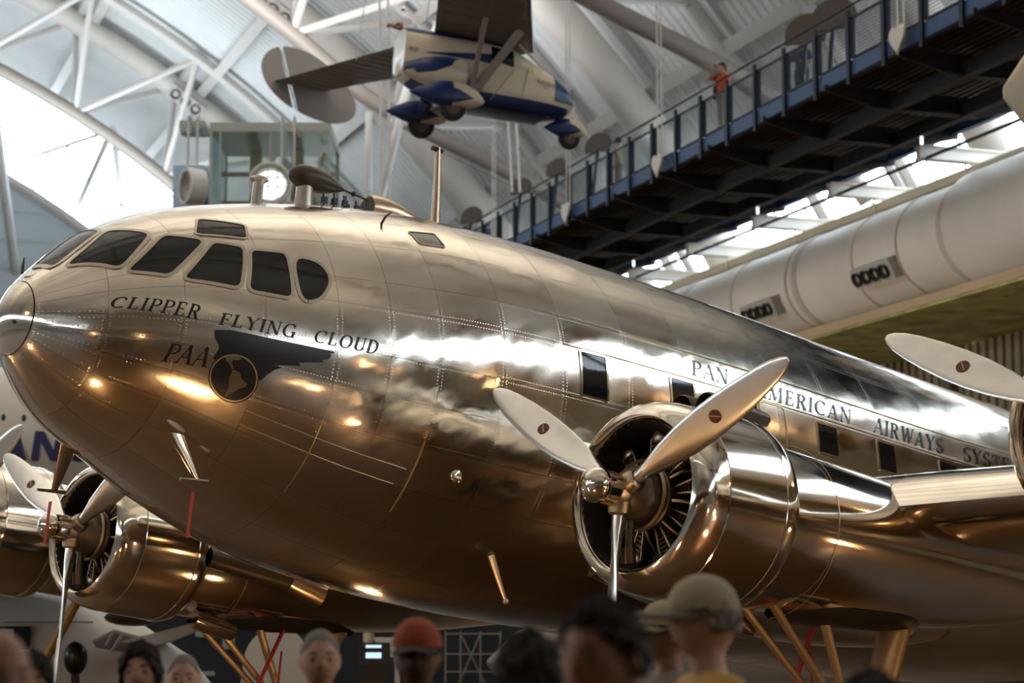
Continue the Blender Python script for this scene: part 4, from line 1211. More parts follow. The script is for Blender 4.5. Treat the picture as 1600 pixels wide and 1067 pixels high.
while t < TB1:
    for w in (0, WB):
        if w == WB:
            b = MB(); b.tube(bp(t, w+.05, 13.8), bp(t, w+.05, 15.28), .02, 6); wpart(b, 'rail_post', M['navy']); continue
        b = MB(); b.obox(bp(t, w-.05, 14.42), BD*.065, BW*.03, Vector((0,0,.80)))
        b.obox(bp(t+.10, w, 14.62), BD*.03, BW*.05, Vector((0,0,.46)))
        po = wpart(b, 'rail_post', M['navy'])
        if t+1.54 < TB1:
            n = MB(); a_, b_ = t+.16, t+1.54-.06
            if w == 0 and -9.2 < t < -3.5 and k % 2 == 1:
                n.obox(bp((a_+b_)/2, w, 14.62), BD*(b_-a_)/2, BW*.006, Vector((0,0,.40))); wpart(n, 'rail_glass', M['glass'])
            elif w == 0:
                for i in range(17):
                    tt = a_+(b_-a_)*i/16; n.obox(bp(tt, w, 14.62), BD*.004, BW*.004, Vector((0,0,.42)))
                for i in range(12): n.obox(bp((a_+b_)/2, w, 14.2+.84*i/11), BD*(b_-a_)/2, BW*.004, Vector((0,0,.004)))
                stuff(wpart(n, 'rail_mesh', M['wire']))
            for z in (14.17, 15.06):
                n = MB(); n.obox(bp((a_+b_)/2, w, z), BD*(b_-a_)/2, BW*.025, Vector((0,0,.025))); wpart(n, 'mesh_frame', M['navy'])
    t += 1.54; k += 1
for w in (0, WB):
    b = MB(); b.tube(bp(TB0, w+(-.08 if w == 0 else .08), 15.30), bp(TB1, w+(-.08 if w == 0 else .08), 15.30), .028, 8); wpart(b, 'handrail', M['navy'], smooth=True)
# floor slab toe edge (bright line of the walking surface)
b = MB(); lng(b, TB0, TB1, .12, DZT+.02, .10, .012); wpart(b, 'floor_edge', M['steel'])
# hangers: pairs of rods ending in a heart shaped plate
def hanger(t, w, plate=True):
    dp = .13
    b = MB()
    for s in (-1, 1): b.tube(bp(t+s*dp, w, DZT-.05), bp(t+s*dp, w, 27.5), .022, 6)
    for z in (17.2, 21, 25): b.tube(bp(t-dp-.03, w, z), bp(t+dp+.03, w, z), .018, 5)
    h = wpart(b, 'hanger_rods', M['rod'], smooth=True); stuff(h)
    if plate:
        q = []
        for a in np.linspace(0, 2*PI, 30, endpoint=False):
            x = .30*math.sin(a)**3*1.05; z = .27*(.8125*math.cos(a)-.3125*math.cos(2*a)-.125*math.cos(3*a)-.0625*math.cos(4*a))
            q.append(bp(t-x, w-.06, 13.98+z*1.25))
        n = MB(); n.prism(q, -BW*.05); wpart(n, 'heart_plate', M['heart'])
for t in (-3.25, -9.9, 9.2, -16.5): hanger(t, -.12)
for t in (-4.4+2.0, 6.5, -12, -20): hanger(t, WB+.1, False)

# round-topped plaques behind the railing
def plaque(t, w, z, r, label, tilt=.35):
    b = MB()
    up_ = (Vector((0,0,1))*math.cos(tilt) + BD*math.sin(tilt)*-1).normalized(); sd = (BD*.75+BW*.66).normalized()
    up_ = (up_ - sd*up_.dot(sd)).normalized(); nr = sd.cross(up_)
    c = bp(t, w, z)
    pts = [c+sd*r*math.cos(a)+up_*r*.95*math.sin(a) for a in np.linspace(-.1, PI+.1, 20)]
    pts += [c-sd*r*.95-up_*r*.5, c+sd*r*.95-up_*r*.5]
    b.prism(pts, nr*.04)
    o = b.build('plaque', M['plaque'], smooth=False); tag(o, label, 'sign', 'plaques along the walkway')
    n = MB(); n.obox(c-up_*(r*.5+(c.z-up_.z*r*.5-DZT)*.5), sd*.05, nr*.03, up_*((c.z-up_.z*r*.5-DZT)*.5)); n.build('stand', M['navy'], o, smooth=False)
def at_bridge(px, py, w):
    """walkway position (t, height) that was measured at a picture point"""
    lo, hi = -45., 27.
    for _ in range(50):
        m_ = (lo+hi)/2; P = bp(m_, w, 14)
        u = 800+3400*P.x/(P.y*math.cos(.13924)+(P.z-EYE)*math.sin(.13924))
        if u < px: lo = m_
        else: hi = m_
    P = bp(lo, w, 0); z0 = 13.5
    for _ in range(6):
        d_ = P.y*math.cos(.13924)+(z0-EYE)*math.sin(.13924)
        v = (533.5-py)/3400
        # solve v*d = -y sin + (z-eye) cos
        z0 = EYE + (v*d_ + P.y*math.sin(.13924))/math.cos(.13924)
    return lo, z0
for px, py, r, lab in ((737,340,.42,'dark round plaque at the lowest visible end of the walkway rail'), (815,295,.38,'dark round plaque second from the far end of the walkway'), (872,266,.38,'dark round plaque just below the hanging nose wheel'), (936,228,.42,'dark round plaque left of the dark-haired head on the walkway'), (1262,52,.52,'large dark round plaque, lower of the two high on the walkway'), (1305,30,.55,'large dark round plaque, upper of the two high on the walkway')):
    t_, z_ = at_bridge(px, py, .5); plaque(t_, .5, z_, r, lab)

# ------------------------------------------------------------------ people
def capsule(b, p, q, r0, r1, n=12):
    p, q = Vector(p), Vector(q); ax = (q-p); L = ax.length; ax = ax/L
    x = (Vector((0,0,1)) if abs(ax.z) < .9 else Vector((1,0,0))).cross(ax).normalized(); y = ax.cross(x)
    rings = []
    for k in range(5):
        w = PI/2*(k/4)
        rings.append((p - ax*r0*math.cos(w), max(.0005, r0*math.sin(w))))
    for k in range(1, 5):
        w = PI/2*(k/4)
        rings.append((q + ax*r1*math.sin(w), max(.0005, r1*math.cos(w))))
    b.loft([[c + (x*math.cos(2*PI*i/n)+y*math.sin(2*PI*i/n))*r for i in range(n)] for c, r in rings], cap=True)
def remesh(b, name, m, parent, vox, sm=3):
    me = bpy.data.meshes.new(name); me.from_pydata(b.v, [], b.f)
    bm = bmesh.new(); bm.from_mesh(me); bmesh.ops.recalc_face_normals(bm, faces=bm.faces); bm.to_mesh(me); bm.free()
    me.materials.append(m)
    o = link(name, me, parent)
    r = o.modifiers.new('remesh', 'REMESH'); r.mode = 'VOXEL'; r.voxel_size = vox; r.use_smooth_shade = True
    s = o.modifiers.new('smooth', 'SMOOTH'); s.iterations = sm; s.factor = .5
    return o
SKINC = {}
def skinmat(c):
    if c not in SKINC: SKINC[c] = mat('skin', c, .55, bump=0)
    return SKINC[c]
CLO = {}
def cloth(c, nm='cloth'):
    if c not in CLO: CLO[c] = mat(nm, c, .85)
    return CLO[c]
def person(loc, h, face, skin, hair_c, hair, shirt, trousers, label, cap=None, female=False, yaw=0., tilt=0., arms='down', vox=.012, sleeve='short', lean=0.):
    """standing figure; face = heading of the body (radians, 0 looks along +y), yaw = extra turn of the head"""
    r = bpy.data.objects.new('person', None); COL.objects.link(r)
    r.location = loc; r.rotation_euler = (0, 0, face); tag(r, label, 'person', None)
    k = h/1.75
    S = lambda x, y, z: Vector((x*k, y*k, z*k))
    b = MB(); c = MB(); tr = MB()
    wsh = .19 if not female else .165
    hip = .095
    def limb(bb, pts, rs, g=0.):
        for i in range(len(pts)-1): capsule(bb, pts[i], pts[i+1], (rs[i]+g)*k, (rs[i+1]+g)*k)
    # torso (several overlapping ellipsoids)
    tor = [((0,0,.98),(.165,.115,.13)),((0,0,1.12),(.15,.105,.15)),((0,.005,1.28),(.175,.12,.16)),((0,-.005,1.40),(.165,.095,.09))]
    for cc, rr in tor:
        b.sphere(S(*cc), Vector(rr)*k, 16, 10)
        c.sphere(S(*cc), (Vector(rr)+Vector((.018,.018,.012)))*k, 16, 10)
    tr.sphere(S(0,0,.96), Vector((.182,.135,.13))*k, 16, 10)
    limb(b, [S(0,-.01,1.42), S(0,.012,1.54)], [.062,.056])
    for s in (-1, 1):
        sh = S(wsh*s, 0, 1.42)
        if arms == 'down': el, wr = S((wsh+.05)*s, -.03, 1.13), S((wsh+.03)*s, .07, .90)
        elif arms == 'camera': el, wr = S((wsh+.11)*s, .17, 1.38), S(.09*s, .24, 1.60)
        elif arms == 'rail': el, wr = S((wsh+.08)*s, .06, 1.16), S((wsh-.02)*s, .30, 1.12)
        limb(b, [S(.06*s,0,1.43), sh, el], [.06,.058,.043]); limb(b, [el, wr], [.042,.028])
        mid = sh.lerp(el, .62) if sleeve == 'short' else el
        limb(c, [S(.06*s,0,1.43), sh, mid], [.062,.064,.055], .012)
        if sleeve == 'long': limb(c, [el, el.lerp(wr,.92)], [.05,.04], .012)
        # hand: palm, four fingers and a thumb
        dr = (wr-el).normalized() if arms != 'camera' else Vector((-.55*s, .1, .35)).normalized()
        pa = wr+dr*.085*k
        limb(b, [wr, pa], [.028,.034])
        sd = dr.cross(Vector((0,1,0))).normalized() if abs(dr.y) < .9 else Vector((1,0,0))
        for f in range(4):
            base = pa+sd*(f-1.5)*.019*k; L = (.075, .085, .08, .062)[f]*k
            m1 = base+dr*L*.55; m2 = m1+(dr+Vector((0,.5,0))).normalized()*L*.5
            capsule(b, base, m1, .0095, .009, 8); capsule(b, m1, m2, .009, .008, 8)
        th0 = wr+dr*.03*k; capsule(b, th0, th0+(dr*.6-sd*.8).normalized()*.065*k, .012, .009, 8)
        hp, kn, an = S(hip*s,0,.93), S((hip+.005)*s,.015,.50), S(hip*s,-.02,.09)
        limb(b, [hp, kn, an], [.088,.055,.04]); limb(tr, [hp, kn, an], [.092,.066,.06], .012)
        capsule(b, S(hip*s,-.04,.045), S((hip+.02)*s,.16,.035), .045*k, .035*k)
    # head with face
    hd = MB(); hc_ = S(0,.02,1.645)
    Rh = Matrix.Rotation(yaw, 3, 'Z') @ Matrix.Rotation(tilt, 3, 'X')
    hw, hl, hh = (.076,.098,.118) if not female else (.071,.093,.113)
    n1, n2 = 28, 20
    rings = []
    for i in range(n2+1):
        ph = PI*i/n2; row = []
        for j in range(n1):
            a = 2*PI*j/n1
            x, y, z = math.sin(ph)*math.cos(a), math.sin(ph)*math.sin(a), math.cos(ph)
            w = hw*(1-.20*max(0,-z)**1.3); l = hl
            X, Y, Z = x*w, y*l, z*hh
            if y > .2:
                f = (y-.2)/.8
                Y += .016*f*math.exp(-((x/.16)**2))*math.exp(-(((z+.12)/.17)**2))*1.6     # nose
                Y += .006*f*math.exp(-(((z-.16)/.08)**2))                               # brow
                Y -= .011*f*math.exp(-(((abs(x)-.42)/.2)**2))*math.exp(-(((z-.02)/.11)**2))  # eye sockets
                Y += .010*f*math.exp(-((x/.35)**2))*math.exp(-(((z+.82)/.18)**2))        # chin
                Y += .004*f*math.exp(-((x/.3)**2))*math.exp(-(((z+.5)/.08)**2))
            row.append(hc_ + Rh @ (Vector((X, Y, Z))*k))
        rings.append(row)
    b.loft(rings)
    for s in (-1, 1):
        b.sphere(hc_ + Rh @ (Vector((hw*1.0*s, -.008, -.005))*k), Vector((.012,.02,.032))*k, 10, 8)
    body = remesh(b, 'body', skinmat(skin), r, vox)
    for s in (-1, 1):
        e = MB(); ec = hc_ + Rh @ (Vector((.031*s, hl*.80, .004))*k); e.sphere(ec, .0118*k, 12, 8); eo = e.build('eye', cloth((.22,.19,.17),'eye_white'), body)
        e = MB(); e.sphere(ec + Rh @ (Vector((0,.0052,0))*k), .0078*k, 10, 6); e.build('iris', M['black'], body)
        e = MB(); q0 = hc_ + Rh @ (Vector((.016*s, hl*.985, .026))*k); q1 = hc_ + Rh @ (Vector((.047*s, hl*.86, .027))*k)
        e.path([q0, q0.lerp(q1,.5)+Rh @ Vector((0,.006,.005)), q1], [.0035,.0045,.003], 6); e.build('eyebrow', cloth(hair_c,'hair'), body)
    e = MB(); e.path([hc_ + Rh @ (Vector((x, hl*(1.0-2.4*abs(x)), -.060))*k) for x in (-.026,-.012,0,.012,.026)], [.003,.005,.005,.005,.003], 6); e.build('mouth', cloth((skin[0]*.62, skin[1]*.4, skin[2]*.4),'lips'), body)
    # hair shell
    if hair != 'bald':
        hb_ = MB(); rings = []
        low = {'short':-.3, 'long':-1.05, 'crop':-.12, 'bob':-.7}[hair]
        for i in range(15):
            row = []
            for j in range(32):
                a = 2*PI*j/32; fr = max(0, math.sin(a))     # forward
                lim = low*(1-fr**.8) + (.52 if hair != 'crop' else .62)*fr**.7 + .05*math.sin(7*a)+.03*math.sin(13*a+1)
                zt = 1+(lim-1)*i/14
                z = zt; zz = max(-1, min(1, z)); rad = math.sqrt(max(0, 1-zz*zz)) if zz > -.35 else .93
                thick_ = (.012 if hair in ('short','crop') else .015) + .005*math.sin(5*a+i*1.3) + .004*math.sin(11*a+2*i) + (.006*math.sin(17*a+.7*i))
                if hair == 'crop': thick_ = .005
                X, Y, Z = rad*math.cos(a)*(hw+thick_), rad*math.sin(a)*(hl+thick_), z*(hh+(thick_ if z > 0 else 0))
                if i == 14: X *= .95; Y *= .95
                row.append(hc_ + Rh @ (Vector((X, Y-.006, Z))*k))
            rings.append(row)
        hb_.loft(rings); hb_.build('hair', cloth(hair_c,'hair'), r)
    if cap:
        cb = MB(); rings = []
        for i in range(9):
            ph = PI/2*i/8; row = []
            for j in range(28):
                a = 2*PI*j/28
                row.append(hc_ + Rh @ (Vector((math.sin(ph)*math.cos(a)*(hw+.014), math.sin(ph)*math.sin(a)*(hl+.014), .035+math.cos(ph)*(hh-.012)))*k))
            rings.append(row)
        cb.loft(rings); co = cb.build('cap', cloth(cap[0],'cap_cloth'), r)
        br = MB(); top = []; 
        for f_ in np.linspace(0, 1, 6):
            top.append([hc_ + Rh @ (Vector((math.cos(a)*(hw+.016)*(1-.1*f_), math.sin(a)*(hl+.012)+f_*.10*math.sin(a)**.7, .040-.012*f_-.018*abs(math.cos(a))))*k) for a in np.linspace(.25, PI-.25, 16)])
        bot = [[p-Vector((0,0,.006)) for p in row] for row in top]
        br.loft([t+u[::-1] for t, u in zip(top, bot)], cap=True); br.build('brim', cloth(cap[1],'brim_cloth'), co)
    remesh(c, 'shirt', cloth(shirt), r, vox)
    remesh(tr, 'trousers', cloth(trousers), r, vox)
    return r, hc_, Rh, k
def spot(px, py, d, h):
    """ground position for someone whose head top was measured at a picture point, d metres away"""
    p = pix(px, py, d); return Vector((p.x, p.y, 0))
PALE, TAN, BROWN, DARKS = (.46,.27,.19), (.36,.19,.12), (.24,.12,.07), (.09,.045,.028)
DH, GH, BH = (.012,.009,.008), (.17,.15,.13), (.04,.025,.016)
def crowd(px, py, d, heading, **kw):
    h = EYE + (1010-py)*d/3400
    kw.setdefault('vox', .013)
    return person(spot(px, py, d, h), h*(1.75/1.775), heading, **kw)
BACK = 0.0; TOCAM = PI
crowd(-2, 978, 5.0, TOCAM+.5, skin=TAN, hair_c=GH, hair='bald', shirt=(.12,.05,.05), trousers=(.03,.03,.04), label='bald person cut off by the left edge of the picture')
crowd(50, 1014, 7.6, TOCAM+.2, skin=TAN, hair_c=DH, hair='long', shirt=(.05,.05,.06), trousers=(.03,.03,.04), female=True, label='dark-haired woman at lower left, beside the hanging propeller blade')
crowd(222, 1000, 8.4, TOCAM, skin=PALE, hair_c=DH, hair='long', shirt=(.10,.08,.07), trousers=(.03,.03,.04), female=True, label='woman with dark parted hair facing the viewer under the left engine')
crowd(288, 1018, 9.6, TOCAM+.1, skin=PALE, hair_c=GH, hair='crop', shirt=(.09,.08,.08), trousers=(.03,.03,.04), label='balding man close to the right of the dark-haired woman')
crowd(500, 980, 8.4, TOCAM+.15, skin=PALE, hair_c=GH, hair='crop', shirt=(.05,.05,.06), trousers=(.03,.03,.04), label='man with cropped grey hair in front of the landing gear leg')
crowd(655, 970, 7.6, TOCAM-.3, skin=DARKS, hair_c=DH, hair='crop', shirt=(.05,.02,.02), trousers=(.02,.02,.03), cap=((.26,.045,.012),(.012,.012,.012)), yaw=.25, label='man in an orange-red cap with a black brim')
crowd(828, 982, 5.6, BACK+.5, skin=TAN, hair_c=DH, hair='bob', shirt=(.14,.10,.09), trousers=(.03,.03,.04), female=True, label='blurred dark-haired person just left of the nearest man')
crowd(950, 934, 4.5, PI/2+.9, skin=TAN, hair_c=DH, hair='short', shirt=(.06,.05,.05), trousers=(.03,.03,.04), label='nearest man with thick dark hair at lower centre', vox=.011)
crowd(1047, 942, 9.4, PI/2+.3, skin=BROWN, hair_c=DH, hair='short', shirt=(.16,.13,.10), trousers=(.03,.03,.04), cap=((.34,.29,.18),(.30,.26,.16)), label='person in a tan cap behind the nearest man')
crowd(1108, 904, 6.9, PI/2+.15, skin=PALE, hair_c=GH, hair='short', shirt=(.46,.27,.06), trousers=(.08,.07,.05), cap=((.36,.31,.20),(.20,.17,.11)), label='tall man in a yellow shirt and khaki cap looking left')
crowd(1360, 1046, 5.0, BACK, skin=TAN, hair_c=DH, hair='short', shirt=(.05,.05,.06), trousers=(.03,.03,.04), label='dark hair of a short person under the right engine')
# people up on the walkway
def walker(px, w, heading, h, **kw):
    t_, _ = at_bridge(px, 200, w)
    return person(bp(t_, w, DZT), h, heading, vox=.02, **kw)
r_, hc_, Rh_, k_ = walker(1131, .28, PI/2+.75, 1.80, skin=TAN, hair_c=BH, hair='bob', shirt=(.42,.06,.025), trousers=(.36,.31,.25), female=True, arms='camera', label='woman in an orange top photographing from the walkway')
b = MB(); b.box(hc_+Vector((0,.20*k_,.0)), (.13,.05,.08)); cmb = b.build('camera_body', M['black'], smooth=False); cmb.matrix_world = Matrix.Translation(r_.location) @ Matrix.Rotation(r_.rotation_euler.z, 4, 'Z'); tag(cmb, 'small black camera held up by the woman in orange', 'camera')
b = MB(); b.lathe([(0,.028),(.04,.028),(.045,.02),(.045,.001)], hc_+Vector((0,.225*k_,0)), (0,1,0), 14); b.build('lens', M['black'], cmb)
b = MB(); sx = hc_+Vector((.19,-.02,-.62)); b.box(sx, (.08,.22,.34)); b.path([sx+Vector((0,.02,.15)), hc_+Vector((.12,.10,-.2)), hc_+Vector((-.02,.0,-.14))], .018, 6); bag = b.build('shoulder_bag', M['black'], r_, smooth=False)
walker(1254, .95, PI/2+1.0, 1.68, skin=BROWN, hair_c=DH, hair='short', shirt=(.02,.028,.06), trousers=(.03,.03,.05), arms='rail', label='man in a navy shirt leaning at the walkway rail')
walker(967, .7, PI/2-.3, 1.70, skin=BROWN, hair_c=DH, hair='short', shirt=(.28,.25,.16), trousers=(.10,.09,.08), label='person behind the walkway glass beside a round plaque')
walker(727, .5, PI/2+.5, 1.55, skin=BROWN, hair_c=DH, hair='short', shirt=(.05,.04,.04), trousers=(.05,.05,.06), label='dark-haired person at the far end of the walkway')
walker(762, .6, PI/2+.4, 1.30, skin=TAN, hair_c=BH, hair='short', shirt=(.05,.08,.14), trousers=(.05,.05,.06), label='child in blue near the far end of the walkway')

# ------------------------------------------------------------------ glass observation tower behind the airliner
TY = 62.0
tw = empty('glass_tower', Vector((pix(422, 300, TY).x, TY, 0)), 'glass lift tower with green tinted panes behind the cockpit roof', 'tower')
def tp(px, py, dy=0.): return pix(px, py, TY+dy)
def tpart(b, name, m, smooth=False):
    o = b.build(name, m, None, smooth=smooth); o.parent = tw; o.matrix_parent_inverse = Matrix.Translation(-tw.location); return o
xl, xr = tp(330,250).x, tp(514,250).x; zt, zr = tp(400,206).z, tp(400,192).z
D = 3.2
for x in (xl, xr, xl+.26, xr-.28, xl+(xr-xl)*.5):
    b = MB(); b.box((x, TY, zt/2), (.07 if x in (xl, xr) else .05, .07, zt)); tpart(b, 'glazing_post', M['tframe'])
for x in (xl, xr):
    b = MB(); b.box((x, TY+D, zt/2), (.10, .10, zt)); tpart(b, 'glazing_post', M['tframe'])
b = MB(); b.box(((xl+xr)/2, TY+D/2, (zt+zr)/2), (xr-xl+.1, D+.1, zr-zt)); tpart(b, 'roof_slab', M['tframe'])
xs = np.linspace(xl, xr, 4)
for i in range(3):
    b = MB(); b.box(((xs[i]+xs[i+1])/2, TY+.02, zt/2), (xs[i+1]-xs[i]-.05, .02, zt)); tpart(b, 'glass_pane', M['towerglass'])
for x in (xr,):
    b = MB(); b.box((x, TY+D/2, zt/2), (.02, D, zt)); tpart(b, 'glass_pane', M['towerglass'])
b = MB(); b.box((xl-.03, TY+D/2, zt/2), (.05, D, zt)); tpart(b, 'blue_side_panel', M['tpost'])
for z in (tp(400,243).z, tp(400,290).z):
    b = MB(); b.box(((xl+xr)/2, TY+D*.8, z), (xr-xl, .14, .12)); tpart(b, 'inner_rail', M['tan'])
for x in (tp(388,0).x, tp(455,0).x):
    b = MB(); b.box((x, TY+D*.8, zt/2), (.36, .2, zt)); tpart(b, 'inner_column', M['tan'])
b = MB(); b.tube((tp(470,300).x, TY+D*.7, tp(0,285).z), (tp(500,0).x, TY+D*.7, tp(0,212).z), .05, 8); tpart(b, 'inner_brace', M['tan'])
b = MB(); b.box((tp(300,0).x, TY+.6, zt*.47), (.9, 1.2, zt*.94)); tpart(b, 'side_shaft', M['tpost'])
b = MB(); b.box((tp(304,0).x, TY+.6, tp(0,194).z), (.75, 1.2, .22)); tpart(b, 'side_roof', M['tframe'])
b = MB(); b.box((tp(297,0).x, TY-.1, tp(0,208).z), (.32, .5, .10)); tpart(b, 'side_ledge', M['tframe'])
def finned_ring(px, py, rx, label, yawr=0., lit=True):
    c = tp(px, py, -2.2); R_ = rx*(TY-2.2)/3400
    ax = Vector((math.sin(yawr), -math.cos(yawr), 0))
    b = MB(); b.lathe([(-.35,R_*1.0),(.0,R_*1.05),(.10,R_*1.08),(.16,R_*1.04),(.16,R_*.93),(.05,R_*.80),(-.30,R_*.78)], c, ax, 40)
    o = b.build('finned_ring', M['duct']); tag(o, label, 'lamp')
    x = Vector((0,0,1)).cross(ax).normalized()
    for k in range(36):
        w = 2*PI*k/36; d_ = x*math.cos(w)+Vector((0,0,1))*math.sin(w); t_ = ax.cross(d_)
        b = MB(); b.obox(c+d_*R_*.88+ax*.09, d_*R_*.09, t_*R_*.022, ax*.07); b.build('rim_fin', M['tframe'], o, smooth=False)
    if lit:
        b = MB(); b.lathe([(-.28,R_*.785),(-.279,.001)], c, ax, 36); b.build('sky_glow_disc', M['disc'], o)
    else:
        b = MB(); b.lathe([(-.28,R_*.785),(-.279,.001)], c, ax, 36); b.build('glass_disc', M['towerglass'], o)
    for k in (-.1, .35):
        b = MB(); b.obox(c-ax*.02+Vector((0,0,1))*R_*k, x*R_*.78, Vector((0,0,.012)), ax*.012); b.obox(c-ax*.02+x*R_*k, Vector((0,0,1))*R_*.74, x*.012, ax*.012); b.build('cross_bar', M['tframe'], o, smooth=False)
    return o, c, R_
for px, py, rx, lab, yw, lit, rods in ((422,288,33,'round finned ring with a sky-bright glowing disc before the glass tower',0.05,True,(441,460)),(297,291,28,'round finned ring seen edge-on left of the glass tower',-1.05,False,(295,309))):
    o, c, R_ = finned_ring(px, py, rx, lab, yw, lit)
    for x in rods:
        q = tp(x, 182, -2.2); b = MB(); b.tube(Vector((q.x, c.y, c.z+R_*.6)), Vector((q.x, c.y, q.z)), .035, 8); b.tube(Vector((q.x, c.y, q.z)), Vector((q.x-.12, TY+.3, q.z)), .03, 6); b.tube(Vector((q.x-.12, TY+.3, q.z)), Vector((q.x-.12, TY+.3, zr-.02)), .03, 6); b.build('hanging_rod', M['steel'], o)

# ------------------------------------------------------------------ airliners and exhibits behind
JY = 46.0
jz = pix(0, 690, JY).z; jr = 1.50
jet = bpy.data.objects.new('white_jet', None); COL.objects.link(jet); jet.location = (-9, JY, 0); tag(jet, 'white jet airliner with dark blue lettering behind the nose at left', 'airplane')
def jpart(b, name, m, par=None, smooth=True):
    o = b.build(name, m, None, smooth=smooth); o.parent = par or jet
    if par is None: o.matrix_parent_inverse = Matrix.Translation((9, -JY, 0))
    return o
b = MB(); b.lathe([(-24,.9),(-16,jr),(0,jr),(4,jr*.93),(7,jr*.6),(9.5,jr*.2),(10.5,.02)], (-8, JY, jz+.02), (1,0,-.02), 40); jf = jpart(b, 'fuselage', M['white'])
for i in range(12):
    q = pix(-90+32*i, 651+.8*i, JY-jr*.95)
    b = MB(); b.sphere((q.x, JY-math.sqrt(max(.01, jr**2-(q.z-jz)**2))-.005, q.z), (.05,.03,.09), 10, 6); jpart(b, 'cabin_window', M['black'])
def block_letter(ch):
    B = lambda x0,y0,x1,y1: [(x0,y0),(x1,y0),(x1,y1),(x0,y1)]
    T = .24
    if ch == 'F': return [B(0,0,T,1), B(0,1-T,.8,1), B(0,.40,.68,.60)], .85
    if ch == 'R': return [B(0,0,T,1), B(0,1-T*.8,.62,1), B(.55,.5,.82,.97), B(0,.38,.62,.56), [(.36,.42),(.62,.42),(.88,0),(.6,0)]], .9
    if ch == 'A': return [[(0,0),(.27,0),(.58,1),(.32,1)], [(.32,1),(.58,1),(.95,0),(.66,0)], B(.22,.2,.72,.38)], .98
    if ch == 'N': return [B(0,0,T,1), [(0,1),(.28,1),(.9,0),(.62,0)], B(.66,0,.9,1)], .92
    if ch == 'C': return [stroke(arc(.48,.5,.37,.39,50,310,18), .23)], .9
    if ch == 'E': return [B(0,0,T,1), B(0,1-.2,.8,1), B(0,.40,.7,.60), B(0,0,.82,.2)], .85
x = pix(-80, 0, JY-jr).x; H_ = .60
for ch in 'FRANCE':
    g, w = block_letter(ch); b = MB(); k = 0
    if ch == 'C': g = g[0]
    for q in g:
        k += 1; pts = []
        for u, v in q:
            z = pix(0, 719, JY-jr).z + v*H_ - .03*(x+u*.66+10); zz = z-jz
            pts.append(Vector((x+u*.66+.10*v, JY-math.sqrt(max(.01, jr**2-zz*zz))-.03-.001*k, z)))
        b.add(pts, [tuple(range(len(pts)))])
    jpart(b, 'letter', M['jetblue'], smooth=False); x += w*.66+.07
b = MB(); b.loft([[Vector((-14-x_*6*(1-.5*k), JY-.8-5*k, jz-1.0+zz*3)) for x_, zz in AFO] for k in np.linspace(0,1,4)], cap=True); jpart(b, 'wing', M['white'])
for xx in (-14, -3):
    b = MB(); b.tube((xx, JY, jz-1.3), (xx, JY, .4), .12, 10); jpart(b, 'gear_leg', M['strut'])
    b = MB(); b.lathe([(-.2,.1),(-.2,.4),(0,.45),(.2,.4),(.2,.1)], (xx, JY, .45), (0,1,0), 20); jpart(b, 'wheel', M['tyre'])

# low white aircraft at the bottom left
LY = 33.0
low = bpy.data.objects.new('white_aircraft', None); COL.objects.link(low); low.location = (-7, LY, 0); tag(low, 'low white aircraft with a square dark window below the left engine', 'airplane')
def lpart(b, name, m, smooth=True):
    o = b.build(name, m, None, smooth=smooth); o.parent = low; o.matrix_parent_inverse = Matrix.Translation((7, -LY, 0)); return o
b = MB(); b.loft([[Vector((x, LY+w*math.cos(q), zc_+h*math.copysign(abs(math.sin(q))**.8, math.sin(q)))) for q in np.linspace(0, 2*PI, 36, endpoint=False)] for x, w, h, zc_ in ((-16,.9,.9,1.5),(-9.5,1.2,1.18,1.38),(-6.6,1.15,1.1,1.36),(-5.6,.85,.8,1.2),(-4.9,.45,.45,1.1),(-4.5,.05,.05,1.05))], cap=True); lpart(b, 'fuselage', M['white'])
q = pix(18, 997, LY-1.15); b = MB(); b.box((q.x, q.y, q.z), (.55,.12,.34)); lpart(b, 'side_window', M['pane'])
b = MB(); b.box((q.x-.06, q.y-.07, q.z), (.2,.02,.26)); lpart(b, 'window_blind', M['fingrey'])
b = MB(); q = pix(75, 972, LY-1.16); b.box((q.x, q.y+.02, q.z), (1.3,.03,.02)); lpart(b, 'trim_line', M['grey'])
b = MB(); b.tube(pix(120, 940, LY-2.2), pix(60, 1050, LY-2.2), .07, 8); lpart(b, 'yellow_strut', M['yellow'])
b = MB(); b.prism([pix(185,1003,LY-1.5), pix(328,967,LY-1.5), pix(330,974,LY-1.5), pix(245,1008,LY-1.5)], Vector((0,1.3,.05))); lpart(b, 'wing', M['white'], False)
b = MB(); q = [pix(145,1002,LY-1.3), pix(178,985,LY-1.3), pix(218,995,LY-1.3), pix(213,1022,LY-1.3), pix(150,1012,LY-1.3)]; b.prism(q, Vector((0,.1,0))); lpart(b, 'open_bay', M['grey'], False)
for a_, c_ in (((145,1003),(178,986)),((178,986),(220,997)),((190,992),(174,1018)),((178,986),(165,1008))):
    b = MB(); b.tube(pix(*a_, LY-1.45), pix(*c_, LY-1.45), .025, 6); lpart(b, 'bay_frame', M['steel'])
b = MB(); b.sphere(pix(118,1028,LY-1.9), (.17,.17,.24), 14, 10); b.tube(pix(118,1040,LY-1.9), pix(118,1040,LY-1.9)*1+Vector((0,0,-1.2)), .06, 8); lpart(b, 'dark_light_stand', M['black'])
b = MB(); b.sphere(pix(210,965,LY-2.2), (.42,.5,.12), 18, 10); lpart(b, 'belly_pod', M['brown'])
b = MB(); b.box((-8, LY, .18), (1.2,.9,.36)); lpart(b, 'display_cradle', M['grey'], False)
